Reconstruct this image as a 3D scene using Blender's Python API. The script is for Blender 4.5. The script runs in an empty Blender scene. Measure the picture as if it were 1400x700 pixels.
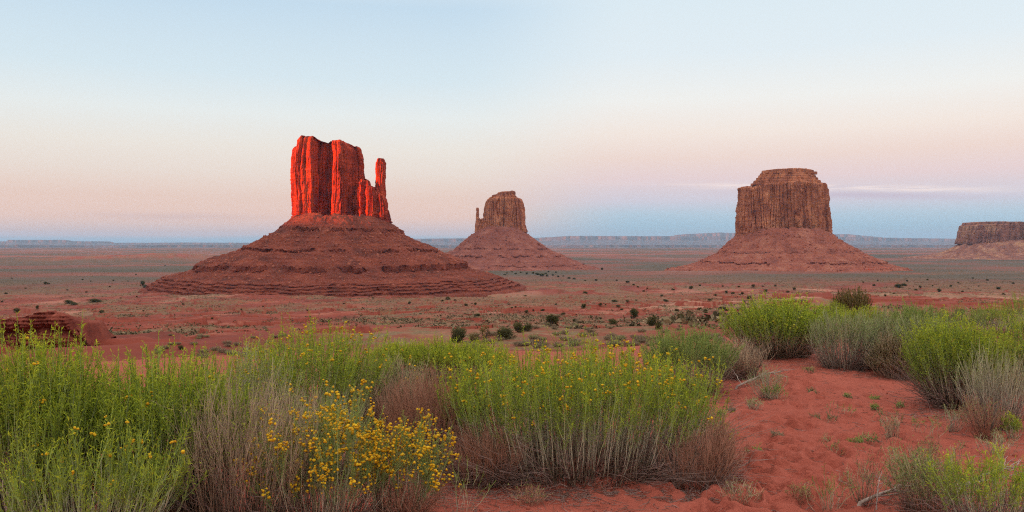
import bpy, math
import numpy as np
from mathutils import Vector

S = bpy.context.scene
C = S.collection
R = math.radians

# ------------------------------------------------------------------ camera
# eye at the origin, looking along +Y; F = focal length in pixels of the 1400 wide photograph
F, HOR = 1100.0, 333.0
cam_d = bpy.data.cameras.new('camera'); cam = bpy.data.objects.new('camera', cam_d); C.objects.link(cam)
cam.location = (0, 0, 0); cam.rotation_euler = (R(90), 0, 0)
cam_d.sensor_width = 36; cam_d.lens = 36*F/1400
cam_d.shift_y = -(350-HOR)/1400
cam_d.clip_start = .1; cam_d.clip_end = 200000
S.camera = cam

# ------------------------------------------------------------------ light
SUN_AZ, SUN_EL = 122.0, 4.5        # degrees to the left of the view axis, height
SD = Vector((-math.sin(R(SUN_AZ))*math.cos(R(SUN_EL)), math.cos(R(SUN_AZ))*math.cos(R(SUN_EL)), math.sin(R(SUN_EL))))
sun_d = bpy.data.lights.new('sun', 'SUN'); sun = bpy.data.objects.new('sun', sun_d); C.objects.link(sun)
sun_d.energy = 5.0; sun_d.color = (1.0, .215, .03); sun_d.angle = R(.5)
sun.rotation_euler = SD.to_track_quat('Z', 'Y').to_euler()

S.view_settings.view_transform = 'Standard'; S.view_settings.look = 'None'
S.view_settings.exposure = 1.24; S.view_settings.gamma = 1; S.view_settings.use_curve_mapping = False

def lin(r, g, b):
    f = lambda c: c/255/12.92 if c/255 <= .04045 else ((c/255+.055)/1.055)**2.4
    return (f(r), f(g), f(b), 1)

W = bpy.data.worlds.new("World"); S.world = W; W.use_nodes = True
nt = W.node_tree; nt.nodes.clear()
def nd(t, typ, **kw):
    n = t.nodes.new(typ)
    for k, v in kw.items(): setattr(n, k, v)
    return n
def mth(t, op, a, b=None, c=None, clamp=False):
    n = nd(t, 'ShaderNodeMath', operation=op, use_clamp=clamp)
    for i, x in enumerate((a, b, c)):
        if x is None: continue
        if isinstance(x, (int, float)): n.inputs[i].default_value = x
        else: t.links.new(x, n.inputs[i])
    return n.outputs[0]
def ramp(t, fac, stops, interp='LINEAR'):
    n = nd(t, 'ShaderNodeValToRGB'); e = n.color_ramp.elements; n.color_ramp.interpolation = interp
    while len(e) > 1: e.remove(e[0])
    e[0].position = stops[0][0]; e[0].color = stops[0][1]
    for p, c in stops[1:]:
        x = e.new(p); x.color = c
    t.links.new(fac, n.inputs[0]); return n.outputs[0]
def mix(t, fac, a, b, blend='MIX'):
    n = nd(t, 'ShaderNodeMix', data_type='RGBA', blend_type=blend)
    for i, x in ((0, fac), (6, a), (7, b)):
        if isinstance(x, (int, float)): n.inputs[i].default_value = x
        elif isinstance(x, tuple): n.inputs[i].default_value = x
        else: t.links.new(x, n.inputs[i])
    return n.outputs[2]
SKYK = 10.0
tc = nd(nt, 'ShaderNodeTexCoord')
sep = nd(nt, 'ShaderNodeSeparateXYZ'); nt.links.new(tc.outputs['Generated'], sep.inputs[0])
gx, gy, gz = sep.outputs
hz = mth(nt, 'SQRT', mth(nt, 'ADD', mth(nt, 'MULTIPLY', gx, gx), mth(nt, 'MULTIPLY', gy, gy)))
el = mth(nt, 'DIVIDE', gz, mth(nt, 'MAXIMUM', hz, .001))           # tangent of the elevation
ex = mth(nt, 'ADD', mth(nt, 'MULTIPLY', el, 2.0, clamp=True), 0.0, clamp=True)  # 0..0.5 -> 0..1
wn = nd(nt, 'ShaderNodeTexNoise'); wn.inputs['Scale'].default_value = 2.2; wn.inputs['Detail'].default_value = 3
wm = nd(nt, 'ShaderNodeMapping'); wm.inputs['Scale'].default_value = (1, 1, 7)
nt.links.new(tc.outputs['Generated'], wm.inputs[0]); nt.links.new(wm.outputs[0], wn.inputs['Vector'])
wob = mth(nt, 'MULTIPLY', mth(nt, 'SUBTRACT', wn.outputs[0], .5), .022)
ex = mth(nt, 'ADD', ex, wob, clamp=True)
def st(l): return [(2*p, lin(*c)) for p, c in l]
skyA = ramp(nt, ex, st([(0, (150,188,212)), (.005, (160,192,212)), (.010, (226,200,198)), (.030, (240,200,182)), (.055, (232,200,184)), (.085, (230,214,202)),
    (.115, (230,222,212)), (.155, (224,228,226)), (.20, (207,222,229)), (.29, (188,210,226)), (.38, (214,222,228)), (.44, (232,228,226)), (.5, (256,250,244))]))
skyB = ramp(nt, ex, st([(0, (150,192,215)), (.020, (157,195,216)), (.036, (178,200,216)), (.052, (206,200,212)), (.080, (226,202,202)), (.105, (232,208,198)),
    (.135, (236,222,212)), (.175, (232,231,227)), (.23, (217,227,232)), (.32, (208,223,231)), (.44, (232,228,226)), (.5, (256,250,244))]))
az = nd(nt, 'ShaderNodeMapRange', interpolation_type='SMOOTHSTEP'); az.inputs[1].default_value = -.08; az.inputs[2].default_value = .16
nt.links.new(mth(nt, 'DIVIDE', gx, mth(nt, 'MAXIMUM', hz, .001)), az.inputs[0])
sky = mix(nt, az.outputs[0], skyA, skyB)
# the thin bank of evening cloud low over the plain, behind the big butte
cm = nd(nt, 'ShaderNodeMapping'); cm.inputs['Scale'].default_value = (9, 9, 150)
nt.links.new(tc.outputs['Generated'], cm.inputs[0])
cn = nd(nt, 'ShaderNodeTexNoise'); cn.inputs['Scale'].default_value = 1.6; cn.inputs['Detail'].default_value = 5; cn.inputs['Roughness'].default_value = .6
nt.links.new(cm.outputs[0], cn.inputs['Vector'])
def bell(x, c, w):
    d = mth(nt, 'DIVIDE', mth(nt, 'SUBTRACT', x, c), w)
    return mth(nt, 'EXPONENT', mth(nt, 'MULTIPLY', mth(nt, 'MULTIPLY', d, d), -1.0))
tx = mth(nt, 'DIVIDE', gx, mth(nt, 'MAXIMUM', gy, .05))
cl_c = mth(nt, 'ADD', mth(nt, 'MULTIPLY', mth(nt, 'SUBTRACT', tx, .40), -.035), .0645)
cmask = mth(nt, 'MULTIPLY', bell(el, cl_c, .0034), bell(tx, .40, .17))
cfac = mth(nt, 'MULTIPLY', cmask, mth(nt, 'MULTIPLY', mth(nt, 'SUBTRACT', cn.outputs[0], .38), 4.5, clamp=True), clamp=True)
sky = mix(nt, cfac, sky, lin(255, 232, 222))
cm2 = mth(nt, 'MULTIPLY', bell(el, mth(nt, 'SUBTRACT', cl_c, .008), .004), bell(tx, .44, .13))
sky = mix(nt, mth(nt, 'MULTIPLY', cm2, .45), sky, lin(186, 164, 186))
cm3 = mth(nt, 'MULTIPLY', bell(el, .031, .004), bell(tx, -.42, .10))
sky = mix(nt, mth(nt, 'MULTIPLY', cm3, mth(nt, 'MULTIPLY', cn.outputs[0], .5)), sky, lin(180, 160, 176))
nis = nd(nt, 'ShaderNodeTexSky', sky_type='NISHITA', sun_disc=False, sun_elevation=R(SUN_EL), sun_rotation=R(360-SUN_AZ), altitude=1600)
sk10 = mix(nt, 1.0, sky, (SKYK, SKYK, SKYK, 1), 'MULTIPLY')
# high sky out of view is boosted here, added fill to brighten the ground
hi = nd(nt, 'ShaderNodeMapRange', interpolation_type='SMOOTHSTEP'); hi.inputs[1].default_value = .42; hi.inputs[2].default_value = 1.1; hi.inputs[3].default_value = 1.0; hi.inputs[4].default_value = 1.35
nt.links.new(el, hi.inputs[0])
sk10 = mix(nt, 1.0, sk10, hi.outputs[0], 'MULTIPLY')
total = mix(nt, 0.05, sk10, nis.outputs[0])
bg = nd(nt, 'ShaderNodeBackground'); bg.inputs[1].default_value = .05
nt.links.new(total, bg.inputs[0])
wo = nd(nt, 'ShaderNodeOutputWorld'); nt.links.new(bg.outputs[0], wo.inputs[0])

cy = S.cycles
cy.use_denoising = False; cy.pixel_filter_type = 'BLACKMAN_HARRIS'; cy.filter_width = 1.15
cy.max_bounces = 6; cy.diffuse_bounces = 3; cy.glossy_bounces = 2; cy.transmission_bounces = 3; cy.transparent_max_bounces = 8; cy.volume_bounces = 0
cy.use_adaptive_sampling = False

# ------------------------------------------------------------------ helpers
rng = np.random.default_rng(7)
def _h(ix, iy, iz, seed):
    h = (ix.astype(np.int64)*374761393 + iy.astype(np.int64)*668265263 + iz.astype(np.int64)*2147483647 + seed*974711) & 0xffffffff
    h = ((h ^ (h >> 13))*1274126177) & 0xffffffff
    h = ((h ^ (h >> 16))*2246822519) & 0xffffffff
    return ((h ^ (h >> 15)) & 0xffffff)/float(0xffffff)
def noise2(x, y, seed=0):
    x = np.asarray(x, float); y = np.asarray(y, float)
    x0 = np.floor(x); y0 = np.floor(y); fx = x-x0; fy = y-y0
    fx = fx*fx*(3-2*fx); fy = fy*fy*(3-2*fy); z = np.zeros_like(x0)
    a = _h(x0, y0, z, seed); b = _h(x0+1, y0, z, seed); c = _h(x0, y0+1, z, seed); d = _h(x0+1, y0+1, z, seed)
    return (a*(1-fx)+b*fx)*(1-fy)+(c*(1-fx)+d*fx)*fy
def fbm(x, y, oct=4, seed=0, gain=.5, lac=2.03):
    s = 0; a = 1; t = 0
    for i in range(oct):
        s = s + a*noise2(x+17.3*i, y-9.1*i, seed+i*31); t += a; a *= gain; x = x*lac; y = y*lac
    return s/t*2-1
def ridged(x, y, oct=3, seed=0):
    s = 0; a = 1; t = 0
    for i in range(oct):
        s = s + a*(1-np.abs(noise2(x, y, seed+i*13)*2-1)); t += a; a *= .5; x = x*2.1; y = y*2.1
    return s/t
def sstep(a, b, x):
    t = np.clip((x-a)/(b-a), 0, 1); return t*t*(3-2*t)

def mk(name, V, quads=None, tris=None, mat=None, parent=None, attrs=None, smooth=False, loc=None):
    me = bpy.data.meshes.new(name)
    V = np.asarray(V, np.float32)
    me.vertices.add(len(V)); me.vertices.foreach_set('co', V.ravel())
    q = np.zeros((0, 4), np.int32) if quads is None else np.asarray(quads, np.int32)
    t = np.zeros((0, 3), np.int32) if tris is None else np.asarray(tris, np.int32)
    me.loops.add(q.size+t.size); me.loops.foreach_set('vertex_index', np.concatenate([q.ravel(), t.ravel()]))
    me.polygons.add(len(q)+len(t))
    me.polygons.foreach_set('loop_start', np.concatenate([np.arange(len(q))*4, q.size+np.arange(len(t))*3]).astype(np.int32))
    me.polygons.foreach_set('loop_total', np.concatenate([np.full(len(q), 4), np.full(len(t), 3)]).astype(np.int32))
    if smooth: me.polygons.foreach_set('use_smooth', np.ones(len(q)+len(t), bool))
    for k, a in (attrs or {}).items():
        a = np.asarray(a, np.float32)
        if a.ndim == 1:
            me.attributes.new(k, 'FLOAT', 'POINT').data.foreach_set('value', a)
        else:
            me.attributes.new(k, 'FLOAT_VECTOR', 'POINT').data.foreach_set('vector', a.ravel())
    me.update(); me.validate()
    if mat: me.materials.append(mat)
    o = bpy.data.objects.new(name, me); C.objects.link(o)
    if parent: o.parent = parent
    if loc is not None: o.location = loc
    return o
def grid_quads(n, m, wrap=False):
    i = np.arange(n-1)[:, None]; j = np.arange(m if wrap else m-1)[None, :]; j2 = (j+1) % m
    return np.stack([i*m+j, i*m+j2, (i+1)*m+j2, (i+1)*m+j], -1).reshape(-1, 4)
def tag(o, label=None, cat=None, group=None, kind=None):
    for k, v in (('label', label), ('category', cat), ('group', group), ('kind', kind)):
        if v: o[k] = v
    return o
def thing(name, label, cat, loc, group=None, rz=0):
    o = bpy.data.objects.new(name, None); C.objects.link(o); o.location = loc; o.rotation_euler = (0, 0, rz)
    o.empty_display_size = .2
    return tag(o, label, cat, group)
def copy_tree(o, parent=None):
    c = o.copy(); C.objects.link(c)
    if parent: c.parent = parent
    for ch in list(o.children): copy_tree(ch, c)
    return c

# ------------------------------------------------------------------ the lie of the land
DL = [0, 4, 8, 14, 20, 40, 100, 200, 400, 700, 1000, 1170, 1800, 2800, 6000, 15000, 90000]
ZL = [-1.6, -1.6, -1.62, -1.85, -2.7, -5.3, -11.9, -21, -35.8, -55, -70.5, -78, -88, -94, -97, -98, -98]
DR = [0, 4, 8, 12, 16, 20, 40, 100, 200, 400, 700, 1000, 1500, 2200, 2800, 6000, 15000, 90000]
ZR = [-1.6, -1.6, -1.6, -1.63, -1.75, -2.1, -3.7, -8.3, -15.2, -27, -43, -58, -74, -83, -90, -96, -98, -98]
def prof(d, D, Z):
    ld = np.log(np.maximum(d, .5)+3); return np.interp(ld, np.log(np.array(D)+3.), Z)
TERR = {}
def G(x, y, detail=True):
    x = np.asarray(x, float); y = np.asarray(y, float)
    d = np.sqrt(x*x+y*y)
    tx = np.where(y > 0, x/np.maximum(y, .01), np.sign(x)*9)
    w = sstep(.02, .40, tx)
    z = prof(d, DL, ZL)*(1-w)+prof(d, DR, ZR)*w
    behind = sstep(0, -60, y)                                     # the viewpoint mesa goes on behind the camera
    z = z*(1-behind)+(-1.6-.02*d)*behind
    far = sstep(30, 200, d)
    # low swells
    z = z + sstep(12, 60, d)*fbm(x/60, y/60, 3, 3)*np.clip(d*.010, 0, 3.2)*sstep(60000, 6000, d)
    z = z + sstep(150, 900, d)*fbm(x/420, y/420, 3, 5)*np.clip(d*.0042, 0, 6)*sstep(60000, 12000, d)
    # washes cut into the red ground
    cf = sstep(70, 160, d)*sstep(1500, 700, d)
    for sx, sy, sd_, dp, wd in ((130, 85, 91, 3.4, .055), (60, 38, 95, 1.7, .07)):
        nn_ = fbm(x/sx, y/sy, 4, sd_)
        z = z-cf*np.clip(d/260, .35, 1.3)*dp*np.exp(-(nn_/wd)**4)
    # red ledges: terraces with hard lips
    def terr(z, step, sx, seed, amt):
        n = fbm(x/sx, y/sx, 4, seed)*step*1.6
        q = (z+n)/step; f = q-np.floor(q)
        return z + amt*step*(sstep(.45, .55, f)-f)
    a1 = sstep(25, 90, d)*sstep(900, 420, d)*(.35+.65*sstep(-.15, .25, fbm(x/70, y/90, 3, 11)))
    z = terr(z, 1.5, 40, 21, 1.0*a1)
    a3 = sstep(45, 110, d)*sstep(1000, 500, d)*sstep(.25, -.05, tx)
    z = terr(z, 2.8, 60, 27, 1.0*a3)
    a2 = sstep(250, 500, d)*sstep(2600, 1400, d)
    z = terr(z, 3.6, 160, 23, 1.0*a2)
    # hard lip of the wash below the dune
    # low purple mesa on the plain beyond, far left
    bx = (x+2250)/520; by = (y-5000)/420
    z = z + 33*np.exp(-(bx*bx)**1.3-(by*by)**1.3)*(1+.25*fbm(x/120, y/120, 3, 61))
    if detail:
        near = sstep(26, 14, d)
        z = z + near*(.07*fbm(x/2.9, y/2.9, 2, 41)+.022*fbm(x/.7, y/.5, 4, 43)+.006*fbm(x/.12, y/.12, 2, 44))
        z = z + near*sstep(1.0, 4.0, d)*.16*sstep(.25, .9, tx)*sstep(11, 6, d)      # bank rising towards the right-hand bushes
        z = z + sstep(20, 60, d)*fbm(x/9, y/9, 4, 47)*np.clip(d*.0028, 0, .7)*sstep(5000, 900, d)
    return z
def at(px, py, detail=True):
    """point of the ground seen at a pixel of the 1400 x 700 photograph"""
    t = np.exp(np.linspace(math.log(2.5), math.log(20000), 6000))
    x = (px-700)/F*t; z = -(py-HOR)/F*t
    g = G(x, t, detail); k = np.argmax(z <= g)
    return Vector((x[k], t[k], g[k]))

# ------------------------------------------------------------------ materials
def new_mat(name):
    m = bpy.data.materials.new(name); m.use_nodes = True; t = m.node_tree; t.nodes.clear()
    o = nd(t, 'ShaderNodeOutputMaterial'); b = nd(t, 'ShaderNodeBsdfPrincipled')
    b.inputs['Specular IOR Level'].default_value = .15; b.inputs['Roughness'].default_value = .95
    t.links.new(b.outputs[0], o.inputs[0]); return m, t, b, o
def tnoise(t, scale, vec=None, mscale=None, detail=5, rough=.55, space='Object', dist=0):
    n = nd(t, 'ShaderNodeTexNoise'); n.inputs['Scale'].default_value = scale; n.inputs['Detail'].default_value = detail
    n.inputs['Roughness'].default_value = rough; n.inputs['Distortion'].default_value = dist
    c = nd(t, 'ShaderNodeTexCoord'); v = c.outputs[space]
    if mscale:
        m = nd(t, 'ShaderNodeMapping'); m.inputs['Scale'].default_value = mscale; t.links.new(v, m.inputs[0]); v = m.outputs[0]
    t.links.new(v, n.inputs['Vector']); return n.outputs[0]
def attr(t, name):
    a = nd(t, 'ShaderNodeAttribute'); a.attribute_name = name; return a
def bump(t, b, h, dist, strength=1.0):
    n = nd(t, 'ShaderNodeBump'); n.inputs['Distance'].default_value = dist; n.inputs['Strength'].default_value = strength
    t.links.new(h, n.inputs['Height']); t.links.new(n.outputs[0], b.inputs['Normal'])

def ground_mat():
    m, t, b, o = new_mat('desert_ground')
    veg = attr(t, 'veg').outputs['Fac']; sand = attr(t, 'sand').outputs['Fac']; pale = attr(t, 'pale').outputs['Fac']
    n1 = tnoise(t, .012, detail=8, rough=.6); n2 = tnoise(t, .25, detail=8, rough=.65); n3 = tnoise(t, 3.0, detail=8, rough=.7)
    red = ramp(t, n1, [(.3, (.15, .030, .019, 1)), (.5, (.23, .048, .030, 1)), (.7, (.32, .085, .05, 1))])
    red = mix(t, mth(t, 'MULTIPLY', mth(t, 'SUBTRACT', n2, .5, clamp=True), 2.2, clamp=True), red, (.20, .052, .034, 1))
    n15 = tnoise(t, .05, mscale=(.6, 1, 1), detail=8, rough=.7)
    red = mix(t, mth(t, 'MULTIPLY', mth(t, 'SUBTRACT', n15, .52, clamp=True), 7.0, clamp=True), red, (.13, .034, .025, 1))
    red = mix(t, mth(t, 'MULTIPLY', mth(t, 'SUBTRACT', .45, n15, clamp=True), 6.0, clamp=True), red, (.40, .155, .10, 1))
    red = mix(t, mth(t, 'MULTIPLY', pale, .75), red, (.46, .22, .15, 1))
    sandc = ramp(t, n3, [(.3, (.33, .078, .052, 1)), (.7, (.43, .112, .076, 1))])
    col = mix(t, sand, red, sandc)
    vf = mth(t, 'MULTIPLY', veg, mth(t, 'ADD', mth(t, 'MULTIPLY', mth(t, 'SUBTRACT', n2, .44), 5.0, clamp=True), .25, clamp=True), clamp=True)
    vc = ramp(t, n3, [(.3, (.08, .06, .03, 1)), (.5, (.17, .115, .062, 1)), (.7, (.31, .215, .12, 1))])
    col = mix(t, vf, col, vc)
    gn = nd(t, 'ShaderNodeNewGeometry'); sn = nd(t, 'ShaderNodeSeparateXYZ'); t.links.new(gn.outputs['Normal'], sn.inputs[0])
    stp = mth(t, 'MULTIPLY', mth(t, 'SUBTRACT', .965, sn.outputs[2]), 14.0, clamp=True)        # bare dark ledge rock on steep ground, riser shade painted in too
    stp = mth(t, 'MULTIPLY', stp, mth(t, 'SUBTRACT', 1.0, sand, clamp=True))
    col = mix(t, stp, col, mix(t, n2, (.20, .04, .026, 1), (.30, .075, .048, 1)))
    fp = attr(t, 'farp').outputs['Fac']
    fc = ramp(t, tnoise(t, .0011, mscale=(.5, 1, 1), detail=6, rough=.6), [(.38, (.085, .066, .045, 1)), (.47, (.11, .08, .058, 1)), (.54, (.20, .072, .052, 1)), (.66, (.26, .12, .09, 1))])
    col = mix(t, fp, col, fc)
    t.links.new(col, b.inputs['Base Color'])
    g = tnoise(t, 14.0, detail=6, rough=.75)
    bump(t, b, mth(t, 'ADD', g, mth(t, 'MULTIPLY', tnoise(t, 3.5, mscale=(1, 1.8, 1), detail=6, rough=.65), 3.0)), .03, 1.0)
    return m
def rock_mat(name, base, dark, light, zf=.05, streak=0.0, bumpd=3.0, sc=.03, veg=0.0):
    """banded red sandstone; streak = strength of the upright streaks of desert varnish"""
    m, t, b, o = new_mat(name)
    n1 = tnoise(t, sc, detail=8, rough=.62); n2 = tnoise(t, sc*7, detail=8, rough=.68)
    st_ = tnoise(t, 1.0, mscale=(sc*.12, sc*.12, zf*4), detail=5, rough=.6, dist=.3)
    col = ramp(t, n1, [(.32, dark), (.5, base), (.68, light)])
    col = mix(t, mth(t, 'MULTIPLY', mth(t, 'MULTIPLY', mth(t, 'SUBTRACT', st_, .50), 6.0, clamp=True), .55), col, dark)
    if streak:
        s1 = tnoise(t, 1.0, mscale=(sc*3.2, sc*3.2, sc*.22), detail=7, rough=.65, dist=.4)
        col = mix(t, mth(t, 'MULTIPLY', mth(t, 'MULTIPLY', mth(t, 'SUBTRACT', s1, .47), 6.0, clamp=True), streak), col, tuple(c*.42 for c in dark[:3])+(1,))
        col = mix(t, mth(t, 'MULTIPLY', mth(t, 'MULTIPLY', mth(t, 'SUBTRACT', .44, s1), 8.0, clamp=True), .45), col, light)
    col = mix(t, mth(t, 'MULTIPLY', mth(t, 'SUBTRACT', n2, .52, clamp=True), 3.2, clamp=True), col, tuple(c*.62 for c in base[:3])+(1,))
    if veg:
        n4 = tnoise(t, sc*30, detail=6, rough=.7)
        col = mix(t, mth(t, 'MULTIPLY', mth(t, 'MULTIPLY', mth(t, 'SUBTRACT', n4, .53), 9.0, clamp=True), veg), col, (.33, .22, .16, 1))
        col = mix(t, mth(t, 'MULTIPLY', mth(t, 'MULTIPLY', mth(t, 'SUBTRACT', .45, n4), 9.0, clamp=True), veg*.5), col, (.12, .085, .055, 1))
    t.links.new(col, b.inputs['Base Color'])
    hh = mth(t, 'ADD', mth(t, 'MULTIPLY', n2, 1.0), mth(t, 'MULTIPLY', tnoise(t, sc*30, detail=6, rough=.7), .4))
    bump(t, b, hh, bumpd, .9)
    return m
def plant_mat(name, stops, attrname='vc', rnd_stops=None, transl=.3, comp=0):
    """colour along the plant (vc.x = 0 at the root .. 1 at the tip), varied from stem to stem (vc.y)"""
    m, t, b, o = new_mat(name)
    a = attr(t, 'vc'); sp = nd(t, 'ShaderNodeSeparateXYZ'); t.links.new(a.outputs['Vector'], sp.inputs[0])
    col = ramp(t, sp.outputs[0], stops)
    if rnd_stops:
        col2 = ramp(t, sp.outputs[1], rnd_stops); col = mix(t, 1.0, col, col2, 'MULTIPLY')
    t.links.new(col, b.inputs['Base Color'])
    b.inputs['Roughness'].default_value = .7
    if transl:
        tr = nd(t, 'ShaderNodeBsdfTranslucent'); t.links.new(col, tr.inputs[0])
        ms = nd(t, 'ShaderNodeMixShader'); ms.inputs[0].default_value = transl
        t.links.new(b.outputs[0], ms.inputs[1]); t.links.new(tr.outputs[0], ms.inputs[2]); t.links.new(ms.outputs[0], o.inputs[0])
    return m
M = {}
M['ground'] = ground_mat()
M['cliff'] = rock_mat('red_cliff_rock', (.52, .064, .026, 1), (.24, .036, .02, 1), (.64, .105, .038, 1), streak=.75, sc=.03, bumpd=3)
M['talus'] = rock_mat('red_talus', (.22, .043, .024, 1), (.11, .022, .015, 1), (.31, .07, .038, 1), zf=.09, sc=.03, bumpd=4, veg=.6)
M['cliffB'] = rock_mat('brown_cliff_rock', (.52, .18, .09, 1), (.30, .09, .05, 1), (.70, .29, .15, 1), streak=.5, sc=.022, bumpd=4)
M['talusB'] = rock_mat('brown_talus', (.28, .085, .06, 1), (.18, .055, .042, 1), (.36, .13, .09, 1), zf=.06, sc=.022, bumpd=4, veg=.25)
M['talusM'] = rock_mat('orange_talus', (.36, .10, .062, 1), (.22, .06, .042, 1), (.46, .17, .11, 1), zf=.07, sc=.022, bumpd=5, veg=.6)
M['boulder'] = rock_mat('pale_boulder_rock', (.32, .095, .058, 1), (.20, .05, .034, 1), (.44, .16, .10, 1), sc=.1, bumpd=.5)
M['clod'] = rock_mat('sand_clod', (.36, .095, .062, 1), (.26, .07, .045, 1), (.42, .14, .10, 1), sc=3, bumpd=.005)
M['mesa'] = rock_mat('far_mesa_rock', (.34, .14, .10, 1), (.21, .085, .065, 1), (.56, .30, .17, 1), streak=.5, sc=.012, bumpd=6)
M['plateau'] = rock_mat('plateau_rock_haze_tint', (.10, .10, .125, 1), (.07, .07, .09, 1), (.17, .15, .15, 1), zf=.01, sc=.002, bumpd=10)  # blue-grey tint, distance haze painted into the rock colour
M['outcrop'] = rock_mat('ledge_rock', (.26, .062, .042, 1), (.16, .036, .026, 1), (.36, .10, .066, 1), zf=.6, sc=.6, bumpd=.25)

# ------------------------------------------------------------------ ground: one sheet to the horizon
def build_ground():
    azf = np.linspace(R(-37), R(37), 1050)
    azb = np.linspace(R(37), R(323), 90)[1:-1]
    azs = np.concatenate([azf, azb])
    h = 1.6
    py = np.linspace(395, 12, 420)                       # pixels under the horizon on flat sand
    rn = h*F/py; rn = rn[rn < 14]; rn0 = np.array([.3, .8, 1.5, 2.4, 3.2, 3.9])
    rn = np.concatenate([rn0, rn[rn > 4.2]])
    rm = np.exp(np.concatenate([np.arange(math.log(14.1), math.log(90), .009), np.arange(math.log(90.3), math.log(1500), .0058), np.arange(math.log(1510), math.log(3200), .009)]))
    rf = np.exp(np.arange(math.log(3230), math.log(62000), .03))
    rr = np.concatenate([rn, rm, rf])
    A, D = np.meshgrid(azs, rr)
    X = np.sin(A)*D; Y = np.cos(A)*D
    Z = G(X, Y)
    # footprints and scuffs along the sandy path between the bushes
    fr = np.random.default_rng(5)
    near = (rr < 16)
    ni = np.where(near)[0]
    Xn, Yn = X[ni], Y[ni]; dz = np.zeros_like(Xn)
    for k in range(420):
        v = fr.uniform(0, 1); py_ = 500+200*v**.8; px_ = np.interp(py_, [500, 560, 640, 700], [1085, 1100, 1085, 1040])+fr.normal(0, 60+40*v)
        t0 = h*F/(py_-HOR); cx, cy_ = (px_-700)/F*t0, t0
        a = fr.uniform(.03, .075); bb = a*fr.uniform(1.3, 2.2); th = fr.normal(.2, .5)
        u = ((Xn-cx)*math.cos(th)+(Yn-cy_)*math.sin(th))/a; w = (-(Xn-cx)*math.sin(th)+(Yn-cy_)*math.cos(th))/bb
        q = u*u+w*w
        dz += fr.uniform(.014, .042)*(-np.exp(-q*1.2)+.45*np.exp(-(np.sqrt(q)-1.5)**2*4))
    scf = sstep(.05, .3, fbm(Xn/1.1, Yn/.8, 3, 71))
    dz += scf*.042*(ridged(Xn/.14, Yn/.17, 4, 73)-.6)*sstep(700/F*.1, .5, Xn/np.maximum(Yn, .1))
    Z[ni] += dz*sstep(16, 12, np.sqrt(Xn**2+Yn**2))
    d = np.sqrt(X*X+Y*Y)
    tx = X/np.maximum(Y, .1)
    veg = sstep(-.10, .22, fbm(X/55, Y/110, 4, 81)+.25*fbm(X/9, Y/14, 3, 83)+.10)
    veg *= sstep(16, 45, d)
    veg = np.maximum(veg, sstep(0, .35, fbm(X/420, Y/300, 3, 85)+.05)*sstep(500, 900, d))
    sand = sstep(36, 14, d)
    pale = sstep(.12, .4, fbm(X/120, Y/220, 4, 87))*sstep(60, 160, d)*sstep(1800, 900, d)
    pp = at(1122, 396, False)
    pale = np.maximum(pale, np.exp(-((X-pp.x)/(30*pp.y/F))**4-((Y-pp.y)/(.07*pp.y))**4)); veg = veg*(1-np.exp(-((X-pp.x)/(30*pp.y/F))**4-((Y-pp.y)/(.07*pp.y))**4))
    farp = sstep(1300, 2400, d+250*fbm(X/500, Y/500, 3, 88))*(1-.9*np.exp(-((X+2250)/560)**4-((Y-5000)/460)**4))
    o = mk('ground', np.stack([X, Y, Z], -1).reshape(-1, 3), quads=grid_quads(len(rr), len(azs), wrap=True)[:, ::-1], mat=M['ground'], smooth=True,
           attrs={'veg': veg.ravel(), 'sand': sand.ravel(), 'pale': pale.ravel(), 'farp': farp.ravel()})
    o['kind'] = 'structure'
    return o
build_ground()

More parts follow.
